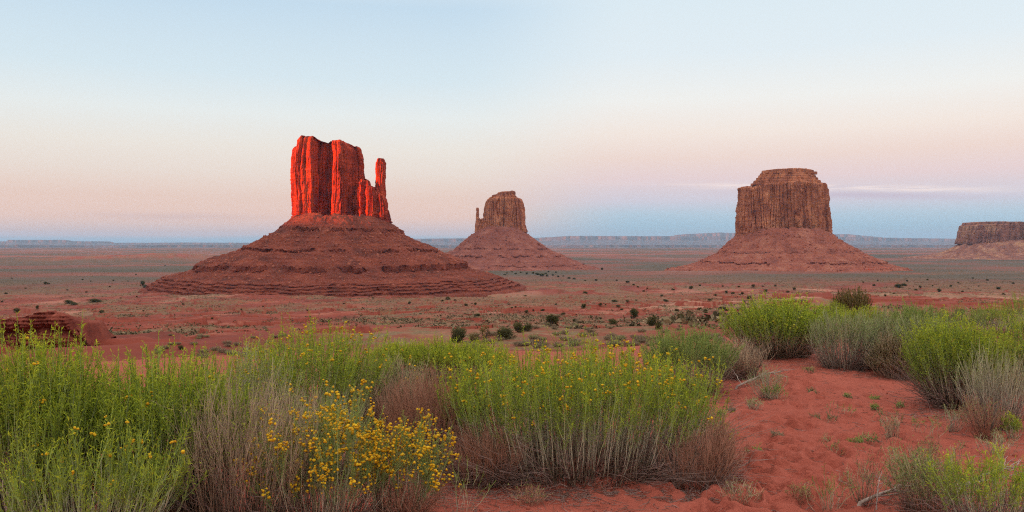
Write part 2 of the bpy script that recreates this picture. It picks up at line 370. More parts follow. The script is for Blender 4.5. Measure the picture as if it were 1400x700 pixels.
# ------------------------------------------------------------------ buttes
def resample(pts, n):
    p = np.array(pts+[pts[0]], float); s = np.concatenate([[0], np.cumsum(np.hypot(*np.diff(p, axis=0).T))])
    u = np.linspace(0, s[-1], n, endpoint=False)
    q = np.stack([np.interp(u, s, p[:, 0]), np.interp(u, s, p[:, 1])], -1)
    for _ in range(3): q = (np.roll(q, 1, 0)+q*2+np.roll(q, -1, 0))/4
    return q, u, s[-1]
def cliff(name, pts, prf, ztop, mat, parent, loc, n=600, nz=110, col=9.0, amp=3.0, seed=1, crack=4.0, topn=2.0, label=None):
    """upright rock tower: plan polygon pts (metres, relative to loc, x right, y away), prf = [(t, scale)] with height, ztop(x) = top height"""
    q, u, L = resample(pts, n)
    c = q.mean(0)
    tg = np.roll(q, -1, 0)-np.roll(q, 1, 0); nr = np.stack([tg[:, 1], -tg[:, 0]], -1); nr /= np.hypot(*nr.T)[:, None]
    if np.sum((q-c)*nr) < 0: nr = -nr
    t = np.linspace(0, 1, nz)
    cc = L/round(L/col)
    U, T = np.meshgrid(u, t)
    zb, = [ztop.base]
    XT = np.interp(T, [p[0] for p in prf], [p[1] for p in prf])
    X = c[0]+(q[:, 0]-c[0])[None]*XT; Y = c[1]+(q[:, 1]-c[1])[None]*XT
    zt = ztop(c[0]+(q[:, 0]-c[0])*prf[-1][1])
    H = zt-zb
    Z = zb+T*H[None]
    # columns: bulging faces between deep cracks, that fade in and out with height
    w = U/cc+.8*(fbm(U/cc*.7, Z/(cc*9), 2, seed))+2.4*fbm(U/(cc*2.2), U*0, 2, seed+41); f = w-np.floor(w)
    bul = np.clip(1-np.abs(2*f-1)**5, 0, 1)+.25*(f-.5)
    cid = np.floor(w)
    dep = _h(cid, np.zeros_like(cid), np.zeros_like(cid), seed+5)
    off = amp*(bul-.7)+amp*1.9*(dep-.5)
    off -= crack*np.exp(-((f-.0)/.05)**2)*(dep > .35)+crack*np.exp(-((f-1.)/.05)**2)*(dep > .35)
    off += amp*1.1*fbm(U/cc*2.3, Z/(cc*2.2), 4, seed+9)-amp*1.3*sstep(.80, .97, ridged(U/cc*1.4+.3*fbm(U/20, Z/30, 2, 4), Z/(cc*8), 2, seed+17))+amp*.7*fbm(U/cc*.25, Z/(cc*2.5), 3, seed+11)
    # blocks that broke away: horizontal breaks
    brk = noise2(np.floor(U/cc*1.7+.3*fbm(U/cc, Z/cc/3, 2, 3)), Z/(cc*2.2), seed+15)
    off += amp*.7*(np.round(brk*3)/3-.5)
    blk = np.floor(noise2(np.floor(U/cc*2.6+.6*fbm(U/cc, Z/cc, 2, 6))*.77, Z/(cc*1.1)+.3*fbm(U/4, Z/4, 2, 9), seed+19)*4)/3
    off += amp*.8*(blk-.5)+amp*.35*fbm(U/2.6, Z/3.4, 3, seed+23)
    # ledgy bedding in the lowest tenth
    off += sstep(.14, .05, T)*amp*.5*(np.sin(Z*1.3+2*fbm(U/30, Z*0, 2, 5))+.6)
    off -= sstep(.975, 1.0, T)*amp*.8
    X += nr[None, :, 0]*off; Y += nr[None, :, 1]*off
    Z = Z+sstep(.9, 1, T)*topn*(fbm(U/cc*1.2, U*0, 3, seed+21)+2.2*(dep-.5))
    V = [np.stack([X, Y, Z], -1).reshape(-1, 3)]
    top = V[0][-n:]
    K = 14
    for k in range(1, K+1):
        s = 1-k/K*.985
        p = top.copy(); p[:, 0] = c[0]+(top[:, 0]-c[0])*s; p[:, 1] = c[1]+(top[:, 1]-c[1])*s
        p[:, 2] = ztop(p[:, 0])+topn*fbm(p[:, 0]/12, p[:, 1]/12, 3, seed+31)+topn*.4
        V.append(p)
    V = np.concatenate(V)
    return mk(name, V, quads=grid_quads(nz+K, n, wrap=True), mat=mat, parent=parent)
class Top:
    def __init__(s, base, xs, zs): s.base, s.xs, s.zs = base, xs, zs
    def __call__(s, x): return np.interp(x, s.xs, s.zs)

def talus(name, pl, pr, mat, parent, seed=1, yf=.9, n=1000, nz=330, gul=6.0, loc=None, depth=1.0, led=.35, plat=0):
    """debris skirt: profile points (radius, height) for the left and the right flank, blended round the butte"""
    def par(p, m=nz):
        p = np.array(p, float); s = np.concatenate([[0], np.cumsum(np.hypot(*np.diff(p, axis=0).T))]); return p, s/s[-1]
    th = np.linspace(0, 2*np.pi, n, endpoint=False)
    L, R_ = np.array(pl, float), np.array(pr, float)
    k = np.linspace(0, len(L)-1, nz)
    # resample along arclength of the left profile, same knots on the right
    s = np.concatenate([[0], np.cumsum(np.hypot(*np.diff(L, axis=0).T))]); u = np.linspace(0, s[-1], nz); k = np.interp(u, s, np.arange(len(L)))
    rl, zl = np.interp(k, np.arange(len(L)), L[:, 0]), np.interp(k, np.arange(len(L)), L[:, 1])
    rr_, zr = np.interp(k, np.arange(len(L)), R_[:, 0]), np.interp(k, np.arange(len(L)), R_[:, 1])
    w = (.5+.5*np.cos(th))[None]
    r = rl[:, None]*(1-w)+rr_[:, None]*w; z = zl[:, None]*(1-w)+zr[:, None]*w
    # debris fans bury the rock bands here and there
    kk = max(3, nz//14); ker = np.ones(2*kk+1)/(2*kk+1)
    bl = lambda A: np.stack([np.convolve(np.pad(A[:, j], kk, mode='edge'), ker, 'valid') for j in (0, n//2)], 1)
    rs2 = bl(r); zs2 = bl(z); rs2 = rs2[:, 1:2]*(1-w)+rs2[:, 0:1]*w; zs2 = zs2[:, 1:2]*(1-w)+zs2[:, 0:1]*w
    TH = th[None]*np.ones_like(r)
    fan = sstep(.06, .30, fbm(TH*160/26+.4*z/30, z/45, 3, seed+12))
    fan = fan*sstep(plat+4, plat-12, r) if plat else fan
    r = r*(1-fan)+rs2*fan; z = z*(1-fan)+zs2*fan
    cxn, syn = np.cos(TH), np.sin(TH); qt = (1-.48*sstep(plat-20, plat+2, r)) if plat else 1.0
    rs = r/ r.max()
    steep = np.abs(np.gradient(z, axis=0))/(np.abs(np.gradient(r, axis=0))+np.abs(np.gradient(z, axis=0))+1e-6)
    ar = TH*160
    g = ridged(ar/16+.5*fbm(ar/30, z/40, 2, seed), z/130, 3, seed+1)
    g2 = fbm(ar/40, z/160, 3, seed+2)
    dr = (g-.55)*gul*(.4+rs)*qt+g2*gul*1.6*rs
    # cliff bands weather back irregularly
    dr += qt*sstep(.5, .8, steep)*gul*(1.5*fbm(ar/7, z/60, 4, seed+7)+1.0*ridged(ar/4.5, z/80, 2, seed+8)-.7)
    nx, ny = cxn*(r+dr), syn*(r+dr)*yf
    zz = z+qt*(gul*.36*fbm(nx/18, ny/18, 4, seed+3)+gul*.34*fbm(nx/5, ny/5, 3, seed+4))+3*fbm(nx/70, ny/70, 2, seed+14)
    # thin hard beds that stand out as small steps
    q = (zz+2*fbm(nx/60, ny/60, 2, 8))/7.0; f = q-np.floor(q)
    zz = zz+.55*led*7*(sstep(.3, .55, f)-f)*(1-sstep(.5, .8, steep))*sstep(-.1, .3, fbm(nx/50, zz/20, 2, seed+6))
    V = np.stack([nx, ny, zz], -1).reshape(-1, 3)
    o = mk(name, V, quads=grid_quads(nz, n, wrap=True)[:, ::-1], mat=mat, parent=parent)
    return o, (nx, ny, zz)
ICO = None
def ico(sub=0):
    p = (1+5**.5)/2
    v = np.array([(-1, p, 0), (1, p, 0), (-1, -p, 0), (1, -p, 0), (0, -1, p), (0, 1, p), (0, -1, -p), (0, 1, -p), (p, 0, -1), (p, 0, 1), (-p, 0, -1), (-p, 0, 1)], float)
    v /= np.linalg.norm(v[0])
    f = np.array([(0,11,5),(0,5,1),(0,1,7),(0,7,10),(0,10,11),(1,5,9),(5,11,4),(11,10,2),(10,7,6),(7,1,8),(3,9,4),(3,4,2),(3,2,6),(3,6,8),(3,8,9),(4,9,5),(2,4,11),(6,2,10),(8,6,7),(9,8,1)])
    return v, f
def boulders(pos, size, seed, mat, parent, name='boulders'):
    r = np.random.default_rng(seed); v, f = ico(); n = len(pos)
    V = v[None]*(1+r.uniform(-.35, .35, (n, 12, 1)))*r.uniform(.6, 1.3, (n, 1, 3))*size[:, None, None]+pos[:, None]
    T = f[None]+12*np.arange(n)[:, None, None]
    o = mk(name, V.reshape(-1, 3), tris=T.reshape(-1, 3), mat=mat, parent=parent); o['kind'] = 'stuff'; return o
def talus_boulders(g, n, seed, mat, parent, smax, rows=(.05, .8)):
    r = np.random.default_rng(seed); nx, ny, zz = g; N, Mm = nx.shape
    i = (r.uniform(rows[0], rows[1], n)*N).astype(int); j = r.integers(0, Mm, n)
    k = (np.sin(j/Mm*2*np.pi) < .25); i, j = i[k], j[k]
    pos = np.stack([nx[i, j], ny[i, j], zz[i, j]], -1)
    size = smax*(.25+.75*r.uniform(0, 1, len(i))**4)
    return boulders(pos, size, seed, mat, parent)

def west_butte():
    k = 1500/F
    root = thing('rock_butte', 'tall butte with cliff and thumb spire lit glowing red, on a wide red debris cone', 'butte', ((468-700)*k, 1500, 0))
    def X(px): return (px-468)*k
    def Zp(py): return (HOR-py)*k
    pts = [(402, 14), (400, 0), (403, -14), (410, -20), (420, -23), (431, -23), (433, -14), (435, 3), (444, 8), (454, 5), (456, 6), (458, -10), (460, -20), (466, -22), (472, -20), (475, -8), (478, 3), (485, 8), (493, 11), (496, 18), (490, 34), (460, 42), (425, 38), (408, 28)]
    P = [(X(a), b*k) for a, b in pts]
    xs = [400, 405, 410, 414, 418, 423, 428, 432, 435, 438, 446, 455, 458, 470, 474, 482, 488, 491, 494]
    ys = [206, 202, 194, 192, 190, 188.5, 188.5, 190, 192, 194, 195, 195, 194, 194, 196, 200, 202, 204, 208]
    cliff('cliff', P, [(0, 1.0), (.06, .985), (.35, .985), (.6, .99), (.78, .985), (.86, .965), (.93, .93), (1, .89)], Top(Zp(301), [X(a) for a in xs], [Zp(b) for b in ys]), M['cliff'], root, None, n=1100, nz=170, col=16, amp=2.7, seed=3, crack=5, topn=2.6)
    # lower shoulder of broken rock between tower and spire
    pts = [(486, 2), (489, -10), (495, -13), (499, -6), (505, -16), (512, -20), (517, -12), (522, -14), (529, -10), (533, 0), (532, 12), (520, 22), (500, 24), (488, 18)]
    xs = [484, 490, 494, 497, 500, 503.5, 505, 508, 512, 514, 518, 524, 528, 532]
    ys = [250, 250, 248, 246, 246, 248, 254, 256, 257, 262, 264, 268, 285, 293]
    cliff('shoulder', [(X(a), b*k) for a, b in pts], [(0, 1.04), (.3, 1.0), (.7, .95), (.92, .93), (1, .88)], Top(Zp(305), [X(a) for a in xs], [Zp(b) for b in ys]), M['cliff'], root, None, n=520, nz=90, col=7, amp=2.3, seed=13, crack=3, topn=2.5)
    # the thumb
    cx, cyy = 519.5, 3
    pts = [(cx+5.5*math.cos(a)*(1.35+.15*math.sin(3*a)), cyy+6.5*math.sin(a)*1.2) for a in np.linspace(0, 2*math.pi, 14)[:-1]]
    cliff('spire', [(X(a), b*k) for a, b in pts], [(0, 1.25), (.28, 1.05), (.42, .90), (.55, .84), (.7, .82), (.84, .80), (.86, .78), (.93, .74), (.95, .60), (1, .52)], Top(Zp(302), [X(512), X(527)], [Zp(216), Zp(216.5)]), M['cliff'], root, None, n=260, nz=140, col=8, amp=1.4, seed=23, crack=1.5, topn=.6)
    L = [(60, 56), (87, 48), (92, 44), (108, 31), (110, 25), (124, 17), (172, -6), (176, -8), (177, -13), (218, -24), (252, -36), (254, -38), (256, -46), (268, -50), (300, -57), (307, -58), (308, -62), (315, -63), (316, -67), (323, -68), (324, -72), (331, -73), (332, -78), (341, -80), (356, -98), (370, -125)]
    Rr = [(60, 52), (87, 40), (92, 36), (106, 26), (108, 20), (117, 12), (166, -8), (170, -10), (171, -15), (196, -23), (222, -33), (225, -35), (227, -46), (244, -50), (286, -60), (296, -62), (297, -65), (306, -66), (307, -69), (316, -70), (317, -73), (328, -74), (329, -78), (340, -80), (360, -98), (380, -125)]
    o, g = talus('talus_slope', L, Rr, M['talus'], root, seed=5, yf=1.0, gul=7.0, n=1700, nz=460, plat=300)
    talus_boulders(g, 4200, 31, M['boulder'], root, 3.0, (.12, .75))
west_butte()

def east_butte():
    k = 3080/F
    root = thing('rock_butte', 'small distant butte', 'butte', ((687-700)*k, 3080, 0))
    root['label'] = 'smaller distant brown butte with a thin thumb pinnacle, standing between the two larger buttes'
    def X(px): return (px-687)*k
    def Zp(py): return (HOR-py)*k
    pts = [(661, 12), (659, 2), (662, -10), (668, -16), (678, -19), (690, -20), (702, -18), (708, -16), (713, -12), (718, -4), (719, 8), (712, 20), (690, 24), (670, 20)]
    cliff('cliff', [(X(a), b*k) for a, b in pts], [(0, 1.04), (.15, 1.0), (.5, .955), (.8, .90), (.93, .85), (1, .77)], Top(Zp(318), [X(662), X(668), X(672), X(714)], [Zp(278), Zp(272), Zp(270), Zp(271)]), M['cliffB'], root, None, n=560, nz=90, col=15, amp=3.6, seed=33, crack=6, topn=2)
    pts = [(672, 6), (672, -8), (680, -12), (692, -13), (702, -11), (706, -6), (706, 8), (690, 14), (676, 12)]
    cliff('cap_rock', [(X(a), b*k) for a, b in pts], [(0, 1.0), (.45, .97), (.5, .9), (1, .88)], Top(Zp(273), [X(672), X(680), X(681), X(688), X(703), X(706)], [Zp(267), Zp(266), Zp(264), Zp(262.5), Zp(261.5), Zp(264)]), M['cliffB'], root, None, n=260, nz=24, col=14, amp=2.6, seed=43, crack=2, topn=1)
    pts = [(651, 4), (650.5, -3), (653, -7), (657, -7), (663, -9), (666, 0), (662, 8), (655, 8)]
    cliff('shoulder', [(X(a), b*k) for a, b in pts], [(0, 1.1), (.5, 1.0), (1, .9)], Top(Zp(318), [X(651), X(655), X(657), X(663)], [Zp(297), Zp(298), Zp(300), Zp(298)]), M['cliffB'], root, None, n=160, nz=40, col=12, amp=2, seed=53, crack=3, topn=2)
    pts = [(651+1.9+2.1*math.cos(a), 2.6*math.sin(a)) for a in np.linspace(0, 2*math.pi, 10)[:-1]]
    cliff('spire', [(X(a), b*k) for a, b in pts], [(0, 1.3), (.4, 1.0), (.7, .85), (.86, .62), (.9, .8), (.96, .75), (1, .5)], Top(Zp(316), [X(651), X(655)], [Zp(284), Zp(284)]), M['cliffB'], root, None, n=110, nz=70, col=12, amp=1.0, seed=63, crack=1, topn=.5)
    L = [(70, 66), (92, 50), (101, 42), (154, 3), (176, -16), (178, -23), (205, -32), (230, -42), (232, -50), (262, -62), (290, -76), (292, -82), (325, -88), (360, -96), (430, -115)]
    Rr = [(70, 62), (86, 48), (94, 38), (142, 2), (172, -18), (174, -24), (206, -34), (236, -44), (238, -50), (275, -64), (305, -78), (307, -82), (335, -88), (370, -96), (440, -115)]
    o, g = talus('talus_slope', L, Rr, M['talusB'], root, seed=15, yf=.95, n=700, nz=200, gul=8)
    talus_boulders(g, 900, 32, M['talusB'], root, 5)
east_butte()

def merrick():
    k = 2800/F
    root = thing('rock_butte', 'broad squat brown butte with flat stepped top and sheer cliffs before the thin cloud', 'butte', ((1073-700)*k, 2800, 0))
    def X(px): return (px-1073)*k
    def Zp(py): return (HOR-py)*k
    pts = [(1011, 14), (1009, 0), (1012, -16), (1020, -24), (1034, -30), (1050, -33), (1066, -36), (1082, -37), (1084, -32), (1098, -30), (1112, -25), (1126, -16), (1134, -4), (1137, 10), (1132, 28), (1110, 42), (1070, 46), (1030, 40), (1015, 28)]
    xs = [1010, 1013, 1021, 1022, 1026, 1031, 1060, 1084, 1110, 1122, 1128, 1135]
    ys = [257, 256, 256, 259, 257, 254, 252, 249, 251, 252, 258, 266]
    cliff('cliff', [(X(a), b*k) for a, b in pts], [(0, 1.0), (.2, .985), (.5, .97), (.8, .955), (.95, .94), (1, .93)], Top(Zp(325), [X(a) for a in xs], [Zp(b) for b in ys]), M['cliffB'], root, None, n=1200, nz=140, col=18, amp=5, seed=73, crack=4, topn=2)
    pts = [(1030, 4), (1029, -10), (1040, -20), (1060, -26), (1080, -28), (1100, -23), (1118, -14), (1126, 0), (1122, 16), (1090, 30), (1050, 30)]
    cliff('upper_beds', [(X(a), b*k) for a, b in pts], [(0, 1.03), (.20, 1.02), (.22, .955), (.42, .945), (.45, .88), (.64, .87), (.68, .81), (.84, .80), (.87, .755), (1, .75)], Top(Zp(254), [X(1028), X(1126)], [Zp(237), Zp(238)]), M['cliffB'], root, None, n=600, nz=60, col=20, amp=2.6, seed=83, crack=2, topn=1.5)
    pts = [(1043, 4), (1042, -8), (1054, -15), (1074, -18), (1094, -16), (1108, -12), (1115, -4), (1113, 8), (1090, 18), (1060, 18)]
    cliff('cap_rock', [(X(a), b*k) for a, b in pts], [(0, .90), (.25, .92), (.35, 1.03), (1, 1.02)], Top(Zp(240.5), [X(1040), X(1046), X(1070), X(1088), X(1108), X(1110), X(1117)], [Zp(234), Zp(233.5), Zp(232), Zp(231.5), Zp(233), Zp(235), Zp(236)]), M['cliffB'], root, None, n=420, nz=24, col=16, amp=2.4, seed=93, crack=3, topn=1)
    L = [(120, 52), (160, 30), (168, 22), (196, 0), (222, -26), (226, -29), (228, -33), (262, -50), (288, -60), (290, -66), (330, -76), (360, -84), (440, -104), (520, -130)]
    Rr = [(120, 52), (162, 26), (170, 18), (200, -2), (234, -20), (240, -24), (242, -28), (280, -46), (316, -60), (318, -66), (350, -76), (380, -84), (450, -104), (530, -130)]
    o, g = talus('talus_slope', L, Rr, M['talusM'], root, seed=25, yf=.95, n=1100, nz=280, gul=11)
    talus_boulders(g, 1800, 33, M['boulder'], root, 5)
merrick()

def right_mesa():
    k = 5200/F
    root = thing('rock_mesa', 'long flat topped purple brown mesa running out of view beyond the broad squat butte', 'mesa', ((1450-700)*k, 5200, 0))
    def X(px): return (px-1450)*k
    def Zp(py): return (HOR-py)*k
    pts = [(1320, 20), (1319, 0), (1323, -18), (1334, -32), (1350, -40), (1372, -38), (1390, -46), (1410, -42), (1440, -50), (1480, -44), (1530, -40), (1575, -20), (1580, 20), (1540, 60), (1450, 70), (1360, 60), (1330, 40)]
    cliff('cliff', [(X(a), b*k) for a, b in pts], [(0, 1.02), (.25, 1.0), (.6, .985), (.64, .975), (.85, .965), (.88, .945), (1, .93)], Top(Zp(334), [X(1320), X(1336), X(1368), X(1384), X(1400), X(1580)], [Zp(306), Zp(303.5), Zp(304), Zp(304.5), Zp(304), Zp(306)]), M['mesa'], root, None, n=1200, nz=80, col=28, amp=6, seed=103, crack=10, topn=2)
    L = [(520, 24), (612, 2), (640, -14), (690, -44), (740, -62), (745, -66), (820, -80), (960, -94), (1100, -110)]
    o, g = talus('talus_slope', L, L, M['mesa'], root, seed=35, yf=.62, n=900, nz=120, gul=16)
right_mesa()

# ------------------------------------------------------------------ plateaus on the horizon
def plateau(name, D, px, top, base, seed, wob=.06, mat=M['plateau'], slope=600, back=5000):
    n = 900
    a = np.linspace(px[0], px[-1], n)
    tz = np.interp(a, px, top)
    rows = []
    ang = np.arctan((a-700)/F)
    Dk = D*(1+wob*fbm(a/90, a*0, 4, seed))/np.cos(ang*0+0)
    bz = (HOR-base)*D/F
    hz_ = (HOR-tz)*D/F+8*fbm(a/14, a*0, 3, seed+1)
    for f, dz in [(-1.0, -.12), (-.75, .10), (-.5, .26), (-.25, .44), (-.08, .58), (0, .62), (.03, .80), (.05, .97), (.12, 1.0), (.5, 1.0), (1, .98)]:
        dd = Dk+f*(slope if f < .2 else back)+min(slope, 900)*.35*fbm(a/6, a*0+f, 3, seed+2)*(f < .1)
        z = bz+(hz_-bz)*dz
        rows.append(np.stack([(a-700)/F*dd, dd, z+0*a], -1))
    rows.append(rows[-1]+np.array([0, 0, -600.]))
    V = np.concatenate(rows)
    o = mk(name, V, quads=grid_quads(len(rows), n)[:, ::-1], mat=mat); o['kind'] = 'structure'; return o
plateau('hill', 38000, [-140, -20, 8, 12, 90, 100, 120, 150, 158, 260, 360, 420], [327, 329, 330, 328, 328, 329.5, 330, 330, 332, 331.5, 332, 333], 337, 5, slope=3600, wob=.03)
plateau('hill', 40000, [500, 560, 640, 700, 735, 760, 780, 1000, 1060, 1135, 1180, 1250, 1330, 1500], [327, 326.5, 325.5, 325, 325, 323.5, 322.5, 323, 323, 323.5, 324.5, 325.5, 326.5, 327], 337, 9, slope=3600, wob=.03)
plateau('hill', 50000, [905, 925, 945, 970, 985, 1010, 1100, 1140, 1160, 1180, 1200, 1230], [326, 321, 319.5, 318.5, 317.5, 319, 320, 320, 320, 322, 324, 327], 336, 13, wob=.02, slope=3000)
plateau('hill', 19000, [-200, 0, 120, 300, 420, 560, 700, 900, 1040, 1200, 1400, 1600], [335, 334.6, 335.6, 334.8, 335.4, 334.8, 335.5, 334.7, 335.3, 334.6, 335.2, 335], 342, 17, wob=.10, slope=5200, back=2000)  # added low rise, its blue-grey colour stands in for the haze band
# unseen ridge, added and shaped to block the sun from all but the first butte
def sun_blocker():
    sd = np.array([SD.x, SD.y]); sd /= np.hypot(*sd); nn = np.array([-sd[1], sd[0]])
    def pcoord(x, y): return x*nn[0]+y*nn[1]
    w = pcoord((468-700)*1500/F, 1500)
    e = math.tan(R(SUN_EL))
    n = 260; p = np.linspace(-4200, 900, n)*(1 if w < 0 else -1)
    rows = []
    dist = 2500.
    need = 33+dist*e                                     # shadow line at the foot of the lit cliff
    q = (p-w)*(-1 if w < 0 else 1)                        # >0 : farther from the camera than the lit butte
    # height of the edge along p
    hgt = np.where(q > 84, 790., np.where(q < -170, need+30, need+6*fbm(p/60, p*0, 3, 3)))
    for s, f in [(-420, -1), (-150, -.2), (-40, .5), (0, 1), (500, 1.0), (900, -1)]:
        z = np.where(f < 0, -110, -110+(hgt+110)*f) if f != 1 else hgt
        s0 = pcoord(0, 0)
        base = nn[None]*p[:, None]+sd[None]*(dist+s+sd.dot([(468-700)*1500/F, 1500]))
        rows.append(np.concatenate([base, (z+0*p)[:, None]], 1))
    V = np.concatenate(rows)
    o = mk('sun_blocker_ridge', V, quads=grid_quads(len(rows), n), mat=M['plateau']); o['kind'] = 'structure'
sun_blocker()
#HAZE
def haze():
    v = np.array([(x, y, z) for x in (-66000, 66000) for y in (-66000, 66000) for z in (-128, 900)], float)
    q = [(0, 1, 3, 2), (4, 6, 7, 5), (0, 4, 5, 1), (2, 3, 7, 6), (0, 2, 6, 4), (1, 5, 7, 3)]
    m = bpy.data.materials.new('haze_air'); m.use_nodes = True; t = m.node_tree; t.nodes.clear()
    o = nd(t, 'ShaderNodeOutputMaterial'); p = nd(t, 'ShaderNodeVolumePrincipled')
    p.inputs['Color'].default_value = (.28, .62, 1.0, 1); p.inputs['Density'].default_value = 1.7e-5
    t.links.new(p.outputs[0], o.inputs['Volume'])
    h = mk('haze', v, quads=q, mat=m); h['kind'] = 'stuff'
haze()
#FOREGROUND
# ------------------------------------------------------------------ plants: every stem, leaf and flower head is geometry
def tubes(P, r0, r1, sides=3):
    """P (n, m, 3) polylines -> three-sided tapering tubes; returns V, quads, t per vertex, index of the line per vertex"""
    n, m, _ = P.shape
    T = np.gradient(P, axis=1); T /= np.linalg.norm(T, axis=2, keepdims=True)+1e-9
    ref = np.where(np.abs(T[..., 2:3]) < .9, np.array([0, 0, 1.]), np.array([1., 0, 0]))
    A = np.cross(T, ref); A /= np.linalg.norm(A, axis=2, keepdims=True)+1e-9; B = np.cross(T, A)
    t = np.linspace(0, 1, m); r = np.asarray(r0)[..., None]*(1-t)+np.asarray(r1)[..., None]*t
    r = np.broadcast_to(r, (n, m))
    a = np.arange(sides)*2*np.pi/sides
    V = P[:, :, None]+r[:, :, None, None]*(np.cos(a)[None, None, :, None]*A[:, :, None]+np.sin(a)[None, None, :, None]*B[:, :, None])
    q = grid_quads(m, sides, wrap=True); Q = q[None]+(np.arange(n)*m*sides)[:, None, None]
    tt = np.broadcast_to(t[None, :, None], (n, m, sides)).reshape(-1); ii = np.repeat(np.arange(n), m*sides)
    return V.reshape(-1, 3), Q.reshape(-1, 4), tt, ii
def bez(A, B, Cc, m):
    t = np.linspace(0, 1, m)[None, :, None]
    return A[:, None]*(1-t)**2+2*B[:, None]*t*(1-t)+Cc[:, None]*t*t
def leaves_geo(P, D, L, Wd, r):
    """slim pointed blades from P along D, slightly arched"""
    n = len(P); D = D/(np.linalg.norm(D, axis=1, keepdims=True)+1e-9)
    S_ = np.cross(D, r.normal(size=(n, 3))); S_ /= np.linalg.norm(S_, axis=1, keepdims=True)+1e-9
    mid = P+D*(L*.5)[:, None]; tip = P+D*L[:, None]+np.array([0, 0, -.12])*L[:, None]
    V = np.stack([P, mid+S_*(Wd*.5)[:, None], tip, mid-S_*(Wd*.5)[:, None]], 1)
    Q = np.arange(4)[None]+4*np.arange(n)[:, None]
    return V.reshape(-1, 3), Q
def heads_geo(P, size, r):
    """small tufted flower heads: a ball of petals"""
    v, f = ico(); n = len(P)
    V = v[None]*(1+r.uniform(-.3, .45, (n, 12, 1)))*size[:, None, None]*np.array([1, 1, .8])+P[:, None]
    return V.reshape(-1, 3), (f[None]+12*np.arange(n)[:, None, None]).reshape(-1, 3)
def vc(t, rnd): return np.stack([t, rnd, t*0], -1)

